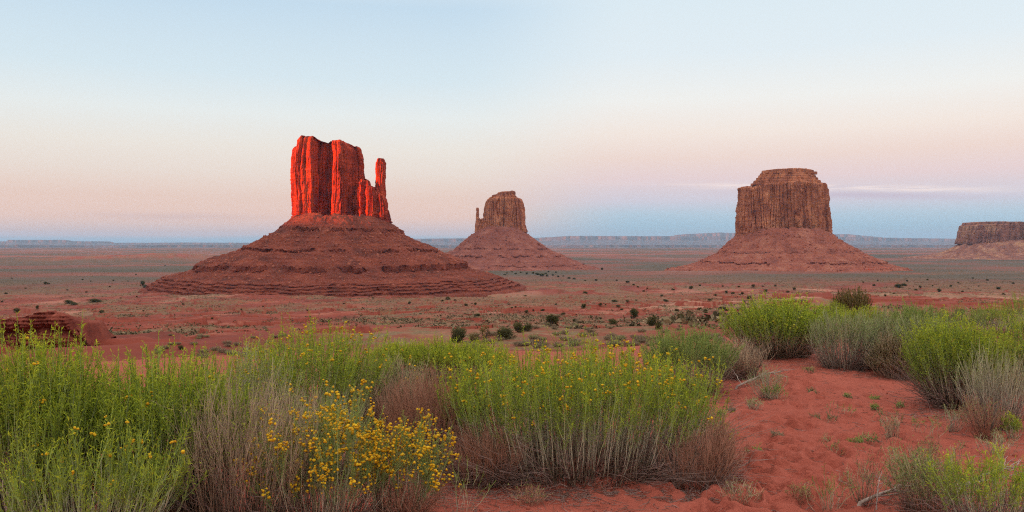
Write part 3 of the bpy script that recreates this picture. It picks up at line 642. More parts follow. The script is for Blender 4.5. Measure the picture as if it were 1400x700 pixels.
def brush(name, root, seed, W_=1.0, Dp=1.0, H=.8, stems=260, twigs=4, lps=60, leaf=(.03, .003), flowers=0, fsize=.007, mats=('stemG', 'leafG', 'flower'),
          basef=.5, leafstart=.58, radius=(.0030, .0011), lean=(0, 0), dome=.72, dead=0, twiglen=.2, upright=.55, flow_top=.8, hvar=(.66, 1.04), up=.85, deadlen=.6):
    """brush-like shrub: stems that fan out of a woody base, forked tops, narrow leaves and small flower heads"""
    r = np.random.default_rng(seed)
    n = stems
    rad = np.sqrt(r.uniform(0, 1, n)); th = r.uniform(0, 2*np.pi, n)
    u, v = rad*np.cos(th), rad*np.sin(th)
    lump = 1+.10*fbm(u*2.2+seed, v*2.2, 2, seed)+.05*r.normal(size=n)
    hh = H*np.sqrt(np.clip(1-dome*rad**2.2, .05, 1))*r.uniform(hvar[0], hvar[1], n)*lump
    base = np.stack([u*W_/2*basef+r.normal(0, .012, n), v*Dp/2*basef+r.normal(0, .012, n), np.full(n, -.03)], -1)
    tip = np.stack([u*W_/2+lean[0]*hh, v*Dp/2+lean[1]*hh, hh], -1)+r.normal(0, .045, (n, 3))*[1, 1, .6]*min(1, H/.6)
    ctl = base+(tip-base)*[1, 1, .45]*np.array([upright, upright, 1.]); ctl[:, 2] = tip[:, 2]*.42
    ctl += r.normal(0, .045, (n, 3))
    P = bez(base, ctl, tip, 8); P[:, 1:-1] += r.normal(0, .004, (n, 6, 3))
    V, Q, t, i = tubes(P, radius[0]*r.uniform(.6, 1.3, n), np.full(n, radius[1]))
    rs = r.uniform(0, 1, n)
    Vs, Qs, Ts, Rs = [V], [Q], [t], [rs[i]]
    lines, l_t0, l_t1, l_r = [P], [np.full(n, leafstart)], [np.full(n, 1.)], [rs]
    # forked upper twigs
    if twigs:
        k = n*twigs; si = np.repeat(np.arange(n), twigs); t0 = r.uniform(min(leafstart, .85) if lps else .4, .96, k)
        f = t0*7; a = np.minimum(f.astype(int), 6); fr = (f-a)[:, None]
        P0 = P[si, a]*(1-fr)+P[si, a+1]*fr; T0 = P[si, a+1]-P[si, a]; T0 /= np.linalg.norm(T0, axis=1, keepdims=True)
        d = T0+r.normal(0, .30, (k, 3)); d[:, 2] += .25; d /= np.linalg.norm(d, axis=1, keepdims=True)
        ln = twiglen*r.uniform(.5, 1.1, k)*(1.15-.5*t0)
        P1 = P0+d*ln[:, None]; P1[:, 2] += ln*.12
        PT = bez(P0, P0+d*ln[:, None]*.5-np.array([0, 0, .1])*ln[:, None]*.4, P1, 4)
        V, Q, t, i = tubes(PT, np.full(k, radius[1]*1.2), np.full(k, radius[1]*.6))
        Vs.append(V); Qs.append(Q); Ts.append(t0[i]+(1-t0[i])*t); Rs.append(rs[si][i])
    else: PT = None; si = None
    # dead woody twigs round the foot
    if dead:
        th = r.uniform(0, 2*np.pi, dead); rr_ = r.uniform(.15, .5, dead)
        b = np.stack([np.cos(th)*W_*.5*basef*rr_*2, np.sin(th)*Dp*.5*basef*rr_*2, np.full(dead, .0)], -1)
        e = b+np.stack([np.cos(th)*W_*.5, np.sin(th)*Dp*.5, 0*th], -1)*r.uniform(.25, .85, (dead, 1))*deadlen/.6; e[:, 2] = H*r.uniform(.03, .55, dead)
        e += r.normal(0, .05, (dead, 3))*[1, 1, .3]; e[:, 2] = np.abs(e[:, 2])
        c_ = (b+e)/2; c_[:, 2] += r.uniform(-.02, .08, dead); PD = bez(b, c_, e, 6); PD[:, 1:-1] += r.normal(0, .010, (dead, 4, 3))
        V, Q, t, i = tubes(PD, np.full(dead, radius[0]*.9), np.full(dead, .0008))
        dv, dq, dt = V, Q, t; dr = r.uniform(0, 1, dead)[i]
        k = dead*3; sd_ = np.repeat(np.arange(dead), 3); aa = r.integers(1, 5, k); P0 = PD[sd_, aa]
        d = (PD[sd_, aa+1]-P0); d = d/np.linalg.norm(d, axis=1, keepdims=True)+r.normal(0, .6, (k, 3)); ln = r.uniform(.04, .13, k)
        P1 = P0+d*ln[:, None]; P1[:, 2] = np.maximum(P1[:, 2], .005)
        V, Q, t, i = tubes(bez(P0, (P0+P1)/2+r.normal(0, .008, (k, 3)), P1, 3), np.full(k, .0012), np.full(k, .0007))
        dq = np.concatenate([dq, Q+len(dv)]); dv = np.concatenate([dv, V]); dt = np.concatenate([dt, t]); dr = np.concatenate([dr, r.uniform(0, 1, k)[i]])
        o = mk('dead_twigs', dv, quads=dq, mat=M['dead'], parent=root, attrs={'vc': vc(dt, dr)}); o['kind'] = 'stuff'
    def joinq(Vs, Qs):
        o_ = np.cumsum([0]+[len(x) for x in Vs[:-1]]); return np.concatenate(Vs), np.concatenate([q+k for q, k in zip(Qs, o_)])
    V, Q = joinq(Vs, Qs)
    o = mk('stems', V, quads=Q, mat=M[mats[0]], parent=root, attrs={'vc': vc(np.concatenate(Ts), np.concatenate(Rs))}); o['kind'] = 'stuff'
    # leaves
    def sample(PP, nper, t0, t1):
        m = PP.shape[1]; k = len(PP)*nper; s = np.repeat(np.arange(len(PP)), nper); tt = t0+(t1-t0)*r.uniform(0, 1, k)**.8
        f = tt*(m-1); a = np.minimum(f.astype(int), m-2); fr = (f-a)[:, None]
        return PP[s, a]*(1-fr)+PP[s, a+1]*fr, PP[s, a+1]-PP[s, a], s, tt
    if lps:
        p, d, s, tt = sample(P, max(1, int(lps*.4)), leafstart, 1.0); lt, lr = tt, rs[s]
        if PT is not None:
            p2, d2, s2, tt2 = sample(PT, max(1, int(lps*.6/twigs)), .05, 1.0)
            p = np.concatenate([p, p2]); d = np.concatenate([d, d2]); lt = np.concatenate([lt, .75+.25*tt2]); lr = np.concatenate([lr, rs[si][s2]])
        k = len(p); d = d/(np.linalg.norm(d, axis=1, keepdims=True)+1e-9)*up+r.normal(0, .5, (k, 3)); 
        V, Q = leaves_geo(p, d, leaf[0]*r.uniform(.5, 1.2, k), leaf[1]*r.uniform(.7, 1.3, k), r)
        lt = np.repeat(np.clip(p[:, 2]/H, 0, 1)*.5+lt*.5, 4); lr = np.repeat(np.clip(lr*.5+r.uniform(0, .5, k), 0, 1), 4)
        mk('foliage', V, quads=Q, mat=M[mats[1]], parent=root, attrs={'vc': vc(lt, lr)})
    if flowers:
        src = PT if PT is not None else P
        k = r.choice(len(src), min(flowers, len(src)), replace=False) if flowers < len(src) else r.integers(0, len(src), flowers)
        tips = src[k, -1]; keep = tips[:, 2] > H*flow_top*r.uniform(.45, 1.1, len(k)); tips = tips[keep]
        if flow_top < .4: tips = tips[r.uniform(0, 1, len(tips)) < .62]
        rp = 6 if flow_top < .4 else 3
        cl = np.repeat(tips, rp, 0)+r.normal(0, fsize*(1.7 if rp == 6 else 1.1), (len(tips)*rp, 3)); kk = r.uniform(0, 1, len(cl)) < .75; cl = cl[kk]
        V, T = heads_geo(cl, fsize*r.uniform(.6, 1.2, len(cl)), r)
        o = mk('flower_heads', V, tris=T, mat=M[mats[2]], parent=root, attrs={'vc': vc(np.full(len(V), .5), np.repeat(r.uniform(0, 1, len(cl)), 12))}); o['kind'] = 'stuff'
    return root

g1 = lambda *a: (a[0], a[1], a[2], 1)
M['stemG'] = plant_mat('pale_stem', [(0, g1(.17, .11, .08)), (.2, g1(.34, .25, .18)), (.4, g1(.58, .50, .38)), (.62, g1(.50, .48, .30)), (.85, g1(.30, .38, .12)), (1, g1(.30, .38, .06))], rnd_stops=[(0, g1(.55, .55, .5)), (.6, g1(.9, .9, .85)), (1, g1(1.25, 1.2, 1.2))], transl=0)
M['stemP'] = plant_mat('bleached_stem', [(0, g1(.25, .19, .16)), (.4, g1(.46, .38, .30)), (.8, g1(.50, .44, .32)), (1, g1(.42, .42, .2))], rnd_stops=[(0, g1(.6, .6, .6)), (1, g1(1.15, 1.15, 1.1))], transl=0)
M['stemD'] = plant_mat('dry_brown_stem', [(0, g1(.15, .09, .07)), (.5, g1(.36, .255, .18)), (1, g1(.52, .41, .29))], rnd_stops=[(0, g1(.6, .55, .55)), (1, g1(1.25, 1.18, 1.1))], transl=0)
M['stemR'] = plant_mat('dry_red_grass', [(0, g1(.20, .10, .07)), (.5, g1(.36, .18, .12)), (1, g1(.42, .22, .15))], rnd_stops=[(0, g1(.7, .65, .6)), (1, g1(1.2, 1.15, 1.15))], transl=0)
M['dead'] = plant_mat('dead_grey_wood', [(0, g1(.17, .10, .08)), (1, g1(.33, .235, .20))], rnd_stops=[(0, g1(.6, .55, .5)), (.5, g1(1, .95, .95)), (1, g1(1.2, 1.2, 1.3))], transl=0)
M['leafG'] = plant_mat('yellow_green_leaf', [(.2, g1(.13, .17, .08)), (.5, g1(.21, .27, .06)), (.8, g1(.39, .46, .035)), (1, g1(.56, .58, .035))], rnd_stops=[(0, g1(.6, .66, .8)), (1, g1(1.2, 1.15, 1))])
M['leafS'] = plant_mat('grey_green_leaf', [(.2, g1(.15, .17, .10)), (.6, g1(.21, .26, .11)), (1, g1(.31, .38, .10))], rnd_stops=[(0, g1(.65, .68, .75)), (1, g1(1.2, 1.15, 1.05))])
M['leafW'] = plant_mat('silver_sage_leaf', [(.2, g1(.17, .14, .09)), (1, g1(.27, .235, .15))], rnd_stops=[(0, g1(.7, .7, .7)), (1, g1(1.2, 1.15, 1.1))])
M['leafD'] = plant_mat('dark_olive_leaf', [(.2, g1(.07, .07, .03)), (1, g1(.16, .14, .05))], rnd_stops=[(0, g1(.6, .6, .6)), (1, g1(1.3, 1.2, 1))])
M['leafB'] = plant_mat('dark_brownish_leaf', [(.2, g1(.12, .09, .03)), (1, g1(.20, .165, .045))], rnd_stops=[(0, g1(.6, .6, .6)), (1, g1(1.3, 1.25, 1))])
M['leafJ'] = plant_mat('juniper_leaf', [(0, g1(.075, .075, .03)), (1, g1(.12, .115, .045))], rnd_stops=[(0, g1(.6, .6, .6)), (1, g1(1.3, 1.3, 1.1))], transl=.15)
M['flower'] = plant_mat('yellow_flower', [(0, g1(.80, .50, .02)), (1, g1(.85, .55, .03))], rnd_stops=[(0, g1(.75, .6, .4)), (1, g1(1, 1, 1))], transl=.2)
M['bud'] = plant_mat('green_flower_bud', [(0, g1(.48, .47, .04)), (1, g1(.5, .5, .05))], rnd_stops=[(0, g1(.7, .85, .9)), (1, g1(1.1, 1, 1))], transl=.2)
M['lilac'] = plant_mat('lilac_flower', [(0, g1(.6, .5, .75)), (1, g1(.6, .5, .75))], transl=.2)
M['driftwood'] = rock_mat('weathered_wood', (.38, .29, .25, 1), (.22, .16, .13, 1), (.50, .41, .36, 1), zf=3, sc=9, bumpd=.004)
M['juniper_bark'] = rock_mat('juniper_bark', (.16, .10, .075, 1), (.09, .06, .045, 1), (.24, .17, .13, 1), zf=1, sc=3, bumpd=.03)

def spot(px, py): p = at(px, py); return (p.x, p.y, p.z)
def bush_px(name, label, x0, x1, ytop, ybase, group=None, cat='shrub', ypt=None, hk=1.0, wk=1.10, **kw):
    """plants a shrub that spans x0..x1 and rises from ybase to ytop in the photograph, at its real place and size on the sand"""
    px = (x0+x1)/2; p = at(px, ybase if ybase <= 720 else ybase); sc = p.y/F
    W_ = (x1-x0)*sc*wk; kw.setdefault('Dp', W_*.85)
    yc = p.y+kw['Dp']*.38                                     # ybase is the near edge of the foot
    sc = yc/F; x = (px-700)*sc; z = float(G(x, yc)); H = (-(ytop-HOR)*sc-z)*hk
    root = thing(name, label, cat, (x, yc, z), group)
    W_ = (x1-x0)*sc*wk
    brush(name, root, W_=W_, H=max(H, .1), **kw)
    return root

RB = 'rabbitbrush'
# ---- the near rank on the left
bush_px(RB, 'big bright green rabbitbrush with long whitish stems at the left border', -60, 150, 452, 745, seed=101, stems=560, lps=80, hvar=(.70, .98), leaf=(.032, .0042), flowers=22, fsize=.0085, dead=50, radius=(.0046, .0018), dome=.5, hk=.99)
bush_px(RB, 'tall green rabbitbrush right beside the one at the left border, pale stems showing through', 110, 330, 458, 730, seed=102, stems=480, lps=76, hvar=(.66, .98), leaf=(.032, .0042), flowers=16, fsize=.0085, dead=80, radius=(.0046, .0018), dome=.55, hk=.98, lean=(.05, 0))
bush_px(RB, 'low leafy green rabbitbrush in front of the tall ones, by the lower left corner', -10, 250, 600, 800, seed=103, stems=220, lps=38, leaf=(.032, .0042), flowers=26, fsize=.0085, dead=60, radius=(.0046, .0018), dome=.5)
bush_px('dry_bush', 'dry leafless bush of purple grey twigs between the green and the yellow flowered shrubs', 250, 425, 520, 735, seed=104, cat='dead shrub', stems=300, lps=12, twigs=5, basef=.7, upright=.45, twiglen=.26, mats=('stemD', 'leafG', 'flower'), dead=120, radius=(.0026, .0010), dome=.45, lean=(.06, 0))
bush_px(RB, 'green rabbitbrush dotted with orange yellow flowers behind the dry purple grey bush', 322, 525, 447, 620, seed=105, stems=420, lps=62, leaf=(.03, .0046), flowers=190, fsize=.0095, dead=50, radius=(.0030, .0013), dome=.5, flow_top=.95)
bush_px(RB, 'dense dark green rabbitbrush with a few flowers, just left of the dry russet bush', 440, 590, 487, 590, seed=106, stems=240, lps=50, leaf=(.03, .0045), flowers=30, fsize=.009, dead=90, radius=(.0028, .0012), mats=('stemD', 'leafS', 'flower'))
bush_px('flowering_rabbitbrush', 'sprawling shrub covered in clustered golden yellow flower heads at the bottom of the picture', 350, 530, 545, 735, seed=107, stems=190, lps=60, leaf=(.028, .0034), flowers=620, fsize=.0085, dead=60, radius=(.0026, .0012), dome=.3, flow_top=.22, hvar=(.35, 1.05), mats=('stemG', 'leafS', 'flower'))
bush_px('flowering_rabbitbrush', 'smaller leaning spray of golden yellow flowers over bare red sand', 485, 600, 585, 720, seed=108, stems=95, lps=55, leaf=(.028, .0034), flowers=330, fsize=.0085, dead=30, radius=(.0026, .0012), dome=.35, flow_top=.3, lean=(.12, 0), hvar=(.4, 1.05), mats=('stemG', 'leafS', 'flower'))
bush_px(RB, 'thin green rabbitbrush with slanting straw stems left of the flower dotted one', 245, 400, 478, 640, seed=109, stems=240, lps=36, leaf=(.03, .0042), flowers=12, fsize=.0085, dead=140, radius=(.003, .0013), dome=.5, mats=('stemP', 'leafG', 'flower'), lean=(.12, 0))
bush_px('dry_bush', 'knee high tangle of tan twigs under the flower dotted rabbitbrush', 380, 500, 545, 665, seed=110, cat='dead shrub', stems=200, lps=3, twigs=5, mats=('stemP', 'leafS', 'flower'), dead=160, radius=(.0022, .001), dome=.5, upright=.5, twiglen=.22)
bush_px('dry_bush', 'low russet tangle at the left foot of the big central shrub', 610, 720, 585, 672, seed=111, cat='dead shrub', stems=200, lps=0, twigs=5, mats=('stemR', 'leafS', 'flower'), dead=200, radius=(.002, .0009), dome=.5, upright=.5)
bush_px('dry_bush', 'grey brown tangle between the pale straggly rabbitbrush and the small dark olive shrub', 1165, 1225, 462, 508, seed=112, cat='dead shrub', stems=160, lps=4, twigs=4, mats=('stemD', 'leafS', 'flower'), dead=150, radius=(.003, .0016), dome=.5)
bush_px(RB, 'pale green rabbitbrush between the small dark olive shrub and the large dry skirted one', 1225, 1300, 430, 520, seed=113, stems=240, lps=40, leaf=(.032, .007), dead=120, radius=(.0036, .002), dome=.5, mats=('stemP', 'leafS', 'flower'))
# ---- the rank behind
for i, (a, b, c, d, l) in enumerate([(505, 585, 470, 520, 'low bright green rabbitbrush behind the russet bush, nearest the flower dotted one'), (560, 640, 466, 525, 'rounded bright green rabbitbrush beside the big central shrub and behind it'),
        (600, 700, 470, 528, 'green rabbitbrush half hidden behind the left side of the big central shrub')]):
    bush_px(RB, l, a, b, c, d, seed=120+i, stems=260, lps=54, leaf=(.03, .006), dead=60, radius=(.003, .0014), dome=.6, flowers=6, fsize=.01)
bush_px('dry_bush', 'fine russet brown dry bush left of the big central green shrub', 520, 672, 500, 650, seed=130, cat='dead shrub', stems=620, lps=0, twigs=4, mats=('stemR', 'leafG', 'flower'), dead=90, radius=(.0020, .0009), dome=.6)
bush_px('dry_bush', 'dim brown dry twigs behind the golden flowered shrub', 470, 580, 500, 600, seed=131, cat='dead shrub', stems=320, lps=0, twigs=3, mats=('stemD', 'leafG', 'flower'), dead=60, radius=(.0022, .0009), dome=.6)
# ---- the big shrub in the middle
bush_px(RB, 'largest green rabbitbrush, wide and full with yellow flecks, alone in the middle over red sand', 612, 965, 472, 668, seed=140, Dp=1.5, stems=900, lps=62, leaf=(.03, .0044), flowers=520, fsize=.0095, dead=700, radius=(.0036, .0014), dome=.42, basef=.74, upright=.74, leafstart=.56, flow_top=.85, deadlen=.62)
bush_px('dry_bush', 'pale dry stems splaying right from the foot of the big central shrub', 895, 1010, 585, 675, seed=141, cat='dead shrub', stems=150, lps=0, twigs=4, mats=('stemR', 'leafG', 'flower'), dead=200, radius=(.0020, .0009), dome=.5, lean=(.3, 0), deadlen=.7)
bush_px(RB, 'small sprig of green leaves and yellow flowers right of the big central shrub', 905, 985, 560, 640, seed=142, stems=60, lps=40, leaf=(.026, .004), flowers=30, fsize=.008, dead=0, mats=('stemP', 'leafG', 'flower'), lean=(.3, 0))
# ---- the dune edge to the right
bush_px(RB, 'grey green upright rabbitbrush just behind the right shoulder of the big central shrub', 880, 1000, 449, 545, seed=150, stems=330, lps=52, leaf=(.032, .0065), dead=130, radius=(.0034, .0016), dome=.45, mats=('stemG', 'leafS', 'flower'))
bush_px(RB, 'tall bright green fan shaped rabbitbrush at the head of the sandy path', 990, 1138, 403, 495, seed=151, leafstart=.45, upright=.5, stems=560, lps=56, leaf=(.036, .0085), dead=200, radius=(.0040, .0022), dome=.55, basef=.42, Dp=1.4, flowers=260, fsize=.011, mats=('stemG', 'leafG', 'bud'))
bush_px('dry_bush', 'pinkish grey dry bush below the grey green rabbitbrush beside the path head', 975, 1045, 466, 522, seed=152, cat='dead shrub', stems=240, lps=0, twigs=3, mats=('stemD', 'leafG', 'flower'), dead=160, radius=(.003, .0016), dome=.6)
bush_px(RB, 'pale straggly rabbitbrush with bleached stems right of the fan shaped one', 1112, 1195, 425, 508, seed=153, stems=230, lps=30, leaf=(.032, .007), dead=160, radius=(.0038, .002), dome=.5, mats=('stemP', 'leafS', 'flower'))
bush_px(RB, 'straw coloured thin rabbitbrush between the pale straggly one and the small dark one', 1172, 1235, 424, 500, seed=154, stems=170, lps=30, leaf=(.032, .007), dead=90, radius=(.0036, .002), dome=.5, mats=('stemP', 'leafS', 'flower'))
bush_px('shrub', 'small round dark olive shrub on the sand left of the big right-hand rabbitbrush', 1197, 1252, 462, 520, seed=155, stems=260, lps=60, leaf=(.022, .007), dead=30, radius=(.003, .0016), dome=.7, mats=('stemD', 'leafD', 'flower'), basef=.5)
bush_px(RB, 'large green rabbitbrush with a purple grey dry skirt above the open sand', 1245, 1372, 430, 565, seed=156, leafstart=.45, upright=.5, stems=520, lps=56, leaf=(.03, .006), dead=460, radius=(.0034, .0016), dome=.5, basef=.38, mats=('stemG', 'leafG', 'flower'), deadlen=.75)
bush_px('dry_bush', 'clump of tall bleached straw stems leaning at the right border', 1318, 1400, 478, 592, seed=157, cat='dead shrub', stems=170, lps=0, twigs=3, mats=('stemP', 'leafG', 'flower'), dead=120, radius=(.0034, .0014), dome=.3, upright=.5)
bush_px(RB, 'green rabbitbrush cut off by the right border, above the bleached stems', 1352, 1450, 425, 545, seed=158, leafstart=.45, upright=.5, stems=330, lps=50, leaf=(.03, .006), dead=120, radius=(.0034, .0016), mats=('stemG', 'leafG', 'flower'))
for i, (a, b, c, d, l, mt) in enumerate([
        (1215, 1290, 417, 470, 'pale green rabbitbrush behind the small dark olive shrub', 'leafS'), (1278, 1345, 418, 462, 'pale green rabbitbrush behind the top of the large one with the dry skirt', 'leafS'),
        (1330, 1395, 412, 458, 'rounded green rabbitbrush on the dune crest near the right border', 'leafG'), (1372, 1430, 398, 452, 'tall bright green rabbitbrush highest at the right border', 'leafG'),
        (1150, 1215, 420, 462, 'bright green rabbitbrush directly below the dark brownish bush', 'leafG'), (1235, 1262, 420, 450, 'thin pale green sprig on the dune crest', 'leafS'), (1122, 1160, 412, 450, 'narrow green rabbitbrush touching the right side of the fan shaped one', 'leafG')]):
    bush_px(RB, l, a, b, c, d, seed=160+i, stems=210, lps=40, leaf=(.034, .009), dead=50, radius=(.0042, .0024), dome=.5, mats=('stemG', mt, 'flower'))
bush_px('shrub', 'dark brownish green bush standing alone beyond the fan shaped rabbitbrush', 1139, 1190, 391, 440, seed=170, stems=420, lps=150, leaf=(.05, .016), dead=40, radius=(.006, .003), dome=.6, basef=.6, mats=('stemD', 'leafB', 'flower'))
bush_px(RB, 'low sprawling green shrub over grey dead branches in the lower right corner', 1285, 1425, 624, 745, seed=171, stems=100, lps=44, leaf=(.026, .0042), dead=220, radius=(.0026, .0012), dome=.4, mats=('stemG', 'leafG', 'flower'), twiglen=.16)
bush_px(RB, 'thin dark green feathery shrub beside the dead branch at the bottom right', 1215, 1310, 618, 712, seed=172, stems=120, lps=60, leaf=(.022, .0034), dead=40, radius=(.0022, .001), dome=.5, mats=('stemD', 'leafS', 'flower'), twiglen=.14)

# ---- weeds and tufts on the sand
def weed(px, py, w, h, label, seed, mats, stems=14, lps=26, leaf=(.018, .0045), twigs=3, cat='weed', group=None, name='weed', **kw):
    p = at(px, py); s = p.y/F
    root = thing(name, label, cat, tuple(p), group)
    brush(name, root, seed, W_=w*s, Dp=w*s*.8, H=h*s, stems=stems, lps=lps, leaf=leaf, twigs=twigs, mats=mats, radius=(.0018, .0009), dome=.5, basef=.12, twiglen=.06, **kw)
    return root
weed(1048, 545, 62, 46, 'tuft of blond dry grass beside the driftwood at the path edge', 201, ('stemP', 'leafS', 'flower'), stems=110, lps=3, twigs=2, leaf=(.03, .004), cat='grass tuft', name='dry_grass_tuft')
weed(1060, 547, 40, 22, 'small green tuft at the foot of the blond dry grass', 202, ('stemG', 'leafS', 'flower'), stems=50, lps=16, cat='grass tuft', name='grass_tuft')
weed(628, 712, 110, 92, 'thin spindly green weed with wandering stems in front of the big central shrub', 203, ('stemG', 'leafS', 'flower'), stems=16, lps=8, leaf=(.02, .003), flowers=3, flow_top=.4, fsize=.007)
weed(560, 712, 120, 60, 'pinkish dry grass under the golden flowers', 204, ('stemR', 'leafS', 'flower'), stems=180, lps=0, cat='grass tuft', name='dry_grass_tuft')
weed(985, 655, 50, 90, 'feathery reddish dry grass at the right foot of the big central shrub', 205, ('stemR', 'leafS', 'flower'), stems=150, lps=0, cat='grass tuft', name='dry_grass_tuft')
weed(1345, 600, 70, 60, 'wispy reddish dry grass below the bleached straw stems', 206, ('stemR', 'leafS', 'flower'), stems=120, lps=2, cat='grass tuft', name='dry_grass_tuft')
weed(1382, 600, 26, 34, 'small dark green weed by the right border on the sand', 207, ('stemG', 'leafG', 'flower'), stems=40, lps=34)
weed(1185, 655, 90, 60, 'thin rust coloured stalks near the dead branch at the bottom', 208, ('stemR', 'leafS', 'flower'), stems=18, lps=8)
weed(1135, 700, 70, 60, 'faint yellowish grass blades at the bottom of the path', 209, ('stemG', 'leafS', 'flower'), stems=26, lps=4)
WG = 'small grey green weeds scattered on the sand path'
wl = 'small grey green weed lying flat on the open red sand'
wr = np.random.default_rng(77)
for k, (x, y, w, h) in enumerate([(1126, 577, 34, 10), (1140, 573, 24, 26), (1158, 568, 26, 14), (1060, 600, 22, 9), (1035, 622, 34, 7), (1130, 612, 16, 20), (1140, 622, 20, 16), (1188, 606, 26, 12), (1172, 610, 18, 10), (1215, 612, 22, 26),
        (1196, 562, 10, 8), (1105, 510, 16, 8), (1110, 540, 14, 6), (1224, 640, 22, 30), (1256, 592, 24, 26), (1245, 628, 30, 16), (1275, 600, 30, 30), (1160, 545, 12, 6), (1205, 575, 10, 18), (1310, 640, 30, 40), (1195, 548, 12, 5), (1000, 565, 10, 6), (985, 568, 8, 5), (1230, 560, 10, 8), (1225, 580, 24, 20)]):
    flat = h < 13
    weed(x, y, w, h, wl if flat else 'small upright sparse weed standing in the open red sand', 300+k, (['stemG', 'stemD'][k % 2], 'leafS' if k % 3 else 'leafW', 'flower'), stems=14 if flat else 7, lps=30 if flat else 14, group=WG if flat else 'small upright weeds on the sand path', leaf=(.016, .0055))

for k, (x, y, w, h, l) in enumerate([(1030, 560, 26, 14, 'tiny blond tuft on the sand below the driftwood'), (1268, 640, 44, 46, 'wispy straw tuft above the dark feathery shrub at the bottom right'), (1218, 600, 30, 34, 'pale dry sprig on the open sand left of the dark feathery shrub'),
        (1300, 590, 44, 40, 'reddish dry tuft below the dry skirt of the large rabbitbrush'), (1095, 690, 34, 26, 'small rust brown tuft at the bottom of the path'), (1010, 690, 60, 30, 'low reddish tuft at the bottom edge of the path below the central shrub'),
        (1360, 622, 50, 34, 'grey dry tuft just above the shrub in the lower right corner'), (720, 690, 60, 24, 'flat dry tuft on the dark red sand below the central shrub'), (1180, 690, 60, 60, 'tall thin rust coloured tuft beside the upright grey twig')]):
    weed(x, y, w, h, l, 260+k, (['stemP', 'stemR', 'stemD'][k % 3], 'leafS', 'flower'), stems=46, lps=2, cat='grass tuft', name='dry_grass_tuft')
def pebbles():
    r = np.random.default_rng(67); n = 420; py = r.uniform(490, 700, n); px = r.uniform(640, 1400, n); t = 1.6*F/(py-HOR); x = (px-700)/F*t
    z = G(x, t); boulders(np.stack([x, t, z+.004], -1), r.uniform(.004, .016, n), 68, M['clod'], None, 'pebbles')
pebbles()
def branch(name, label, pts, rad, seed, forks=6, cat='driftwood'):
    r = np.random.default_rng(seed)
    P = [at(*p[:2])+Vector((0, 0, p[2])) for p in pts]; o0 = P[0].copy()
    root = thing(name, label, cat, tuple(o0))
    A = np.array([tuple(p-o0) for p in P]); m = 16; s = np.linspace(0, 1, len(A)); u = np.linspace(0, 1, m)
    L = np.stack([np.interp(u, s, A[:, k]) for k in range(3)], -1)+r.normal(0, rad*.55, (m, 3))*np.linspace(0, 1, m)[:, None]; L[0, 2] -= .06; L[:, 2] = np.maximum(L[:, 2], -.3)
    V, Q, t, i = tubes(L[None], np.array([rad]), np.array([rad*.3]), 7)
    mk('trunk', V, quads=Q, mat=M['driftwood'], parent=root, smooth=True)
    for k in range(forks):
        a = r.integers(2, m-2); d = (L[a+1]-L[a-1]); d /= np.linalg.norm(d); d = d+r.normal(0, .55, 3); d[2] = abs(d[2])*.6; ln = r.uniform(.12, .4)*(1-a/m*.5)
        q = L[a][None]+d[None]*np.linspace(0, 1, 7)[:, None]*ln+r.normal(0, .010, (7, 3))*np.linspace(0, 1, 7)[:, None]
        V, Q, t, i = tubes(q[None], np.array([rad*.5]), np.array([rad*.12]), 5)
        mk('limb', V, quads=Q, mat=M['driftwood'], parent=root, smooth=True)
    return root
branch('dead_branch', 'grey forked dead branch lying beside the blond grass tuft', [(1003, 533, .02), (1030, 528, .08), (1050, 522, .10), (1078, 520, .04)], .014, 1, 12)
branch('dead_branch', 'long bleached dead branch lying on the sand at the bottom right', [(1168, 699, .03), (1200, 688, .05), (1232, 680, .06), (1262, 672, .06), (1290, 668, .03)], .013, 2, 8)
branch('dead_branch', 'short upright grey dead twig rising from the long bleached branch', [(1198, 700, .02), (1200, 690, .10), (1206, 680, .16)], .005, 3, 3)
branch('dead_branch', 'pale grey dead branch lying across the shrub in the lower right corner', [(1300, 690, .05), (1330, 678, .10), (1365, 672, .14), (1400, 668, .10)], .011, 4, 10)

